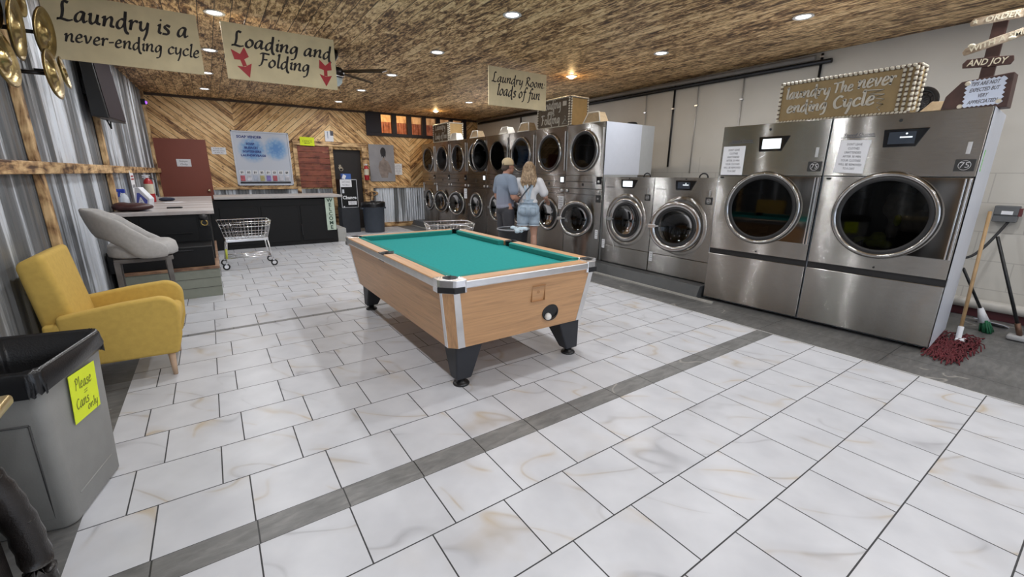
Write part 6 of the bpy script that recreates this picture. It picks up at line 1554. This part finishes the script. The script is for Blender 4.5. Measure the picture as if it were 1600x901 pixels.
m, nt, b = newmat('wavy_blonde_hair'); pp = obj_co(nt); a_ = noise(nt, scalev(nt, pp, (30, 30, 5)), 1.5, 4, .6, 1.5); sp = nd(nt, 'ShaderNodeSeparateXYZ'); lk(nt, pp, sp.inputs[0])
lk(nt, ramp(nt, a_, [(.35, (.13, .08, .045)), (.5, (.27, .18, .10)), (.66, (.45, .33, .20))]), b.inputs['Base Color']); b.inputs['Roughness'].default_value = .5; bump(nt, b, a_, .5, .01); HAIRW = m
woman()
def man():
    t = thing('person', 'man in a tan cap, blue-grey t-shirt and dark shorts beside the woman', 'person', (4.03, 6.05, 0), R_(-92))
    P = []
    for s in (-1, 1):
        P += [('c', (s * .09, 0, .90), .092, (s * .10, .01, .68), .082), ('c', (s * .10, .01, .68), .082, (s * .105, .02, .49), .058), ('c', (s * .105, .02, .49), .058, (s * .105, -.015, .35), .058), ('c', (s * .105, -.015, .35), .058, (s * .105, -.01, .09), .038),
              ('c', (s * .105, -.04, .04), .035, (s * .115, .17, .035), .03)]
    P += [('b', (0, 0, .95), (.16, .115, .12), 18), ('c', (0, 0, 1.0), .115, (0, 0, 1.2), .125), ('b', (0, 0, 1.28), (.175, .11, .14), 18), ('c', (-.15, 0, 1.38), .062, (.15, 0, 1.38), .062), ('c', (0, 0, 1.40), .062, (0, .03, 1.49), .056)]
    head(P, (0, .055, 1.575), 1.03, (.12, 1, -.25))
    for s in (-1, 1):
        sh, el, wr = (s * .21, 0, 1.37), (s * .27, .0, 1.09), (s * .19, .24, 1.03)
        P += [('c', sh, .06, el, .048), ('c', el, .048, wr, .031)]; hand(P, wr, (-s * .3, 1, .0), (0, -.2, -1), 1.05)
    remeshed('body', P, SKINM, t, .008, 3)
    S = [('b', (0, 0, 1.29), (.205, .14, .16), 20), ('c', (0, 0, .98), .150, (0, 0, 1.22), .148), ('c', (-.155, 0, 1.375), .078, (.155, 0, 1.375), .078), ('b', (0, 0, .93), (.172, .152, .08), 18), ('c', (0, 0, 1.40), .066, (0, .015, 1.44), .062)]
    for s in (-1, 1): S += [('c', (s * .20, 0, 1.36), .082, (s * .262, 0, 1.19), .078)]
    m, nt, b = newmat('blue_grey_tshirt'); pp = obj_co(nt); sp = nd(nt, 'ShaderNodeSeparateXYZ'); lk(nt, pp, sp.inputs[0])
    f = mth(nt, 'MULTIPLY_ADD', noise(nt, pp, 6, 3), .16, mth(nt, 'MULTIPLY_ADD', sp.outputs[2], 1.0, -.9))
    lk(nt, ramp(nt, f, [(.05, (.26, .26, .32)), (.35, (.21, .25, .32)), (.6, (.19, .24, .31))]), b.inputs['Base Color']); b.inputs['Roughness'].default_value = .85
    remeshed('t_shirt', S, m, t, .011, 4)
    D = [('b', (0, 0, .90), (.182, .142, .12), 18)]
    for s in (-1, 1): D += [('c', (s * .09, 0, .84), .108, (s * .105, .015, .56), .092)]
    remeshed('shorts', D, mat('charcoal_shorts', (.045, .045, .052), .85), t, .011, 3)
    g = G(); g.caps = False; cx_, cy_, cz_ = 0, .045, 1.605
    g.lathe([(.094, -.015), (.097, .01), (.092, .05), (.070, .085), (.035, .102), (.001, .106)], c=(cx_, cy_, cz_), n=32)
    cp = obj('cap', g, mat('tan_cap', (.50, .40, .25), .8, bmp=.2), t, solid=.004)
    g = G(); g.loft([[(math.cos(a) * .088, .045 + math.sin(a) * .10 + 0.0, 1.598 + z) for a in [PI * i / 12 for i in range(13)]] + [(math.cos(a) * .075, .06 + math.sin(a) * (.10 + .075), 1.592 - .012 * math.sin(a) + z) for a in [PI * (12 - i) / 12 for i in range(13)]] for z in (0, .005)], smooth=False); obj('cap_brim', g, mat('dark_brim', (.05, .045, .05), .8), cp)
    g = G(); g.box(-.03, .03, -.052, -.046, 1.595, 1.625); obj('cap_strap', g, BLACK, cp)
    Hh = [('b', (0, .035, 1.575), (.081, .094, .05), 16), ('b', (0, -.015, 1.545), (.066, .05, .045), 14)]
    remeshed('hair', Hh, mat('short_dark_hair', (.06, .04, .03), .8), t, .008, 2)
    g = G()
    for s in (-1, 1): g.ball((s * .11, .05, .04), (.052, .15, .04), 14)
    obj('shoes', g, mat('dark_sneaker', (.05, .05, .05), .6), t)
man()
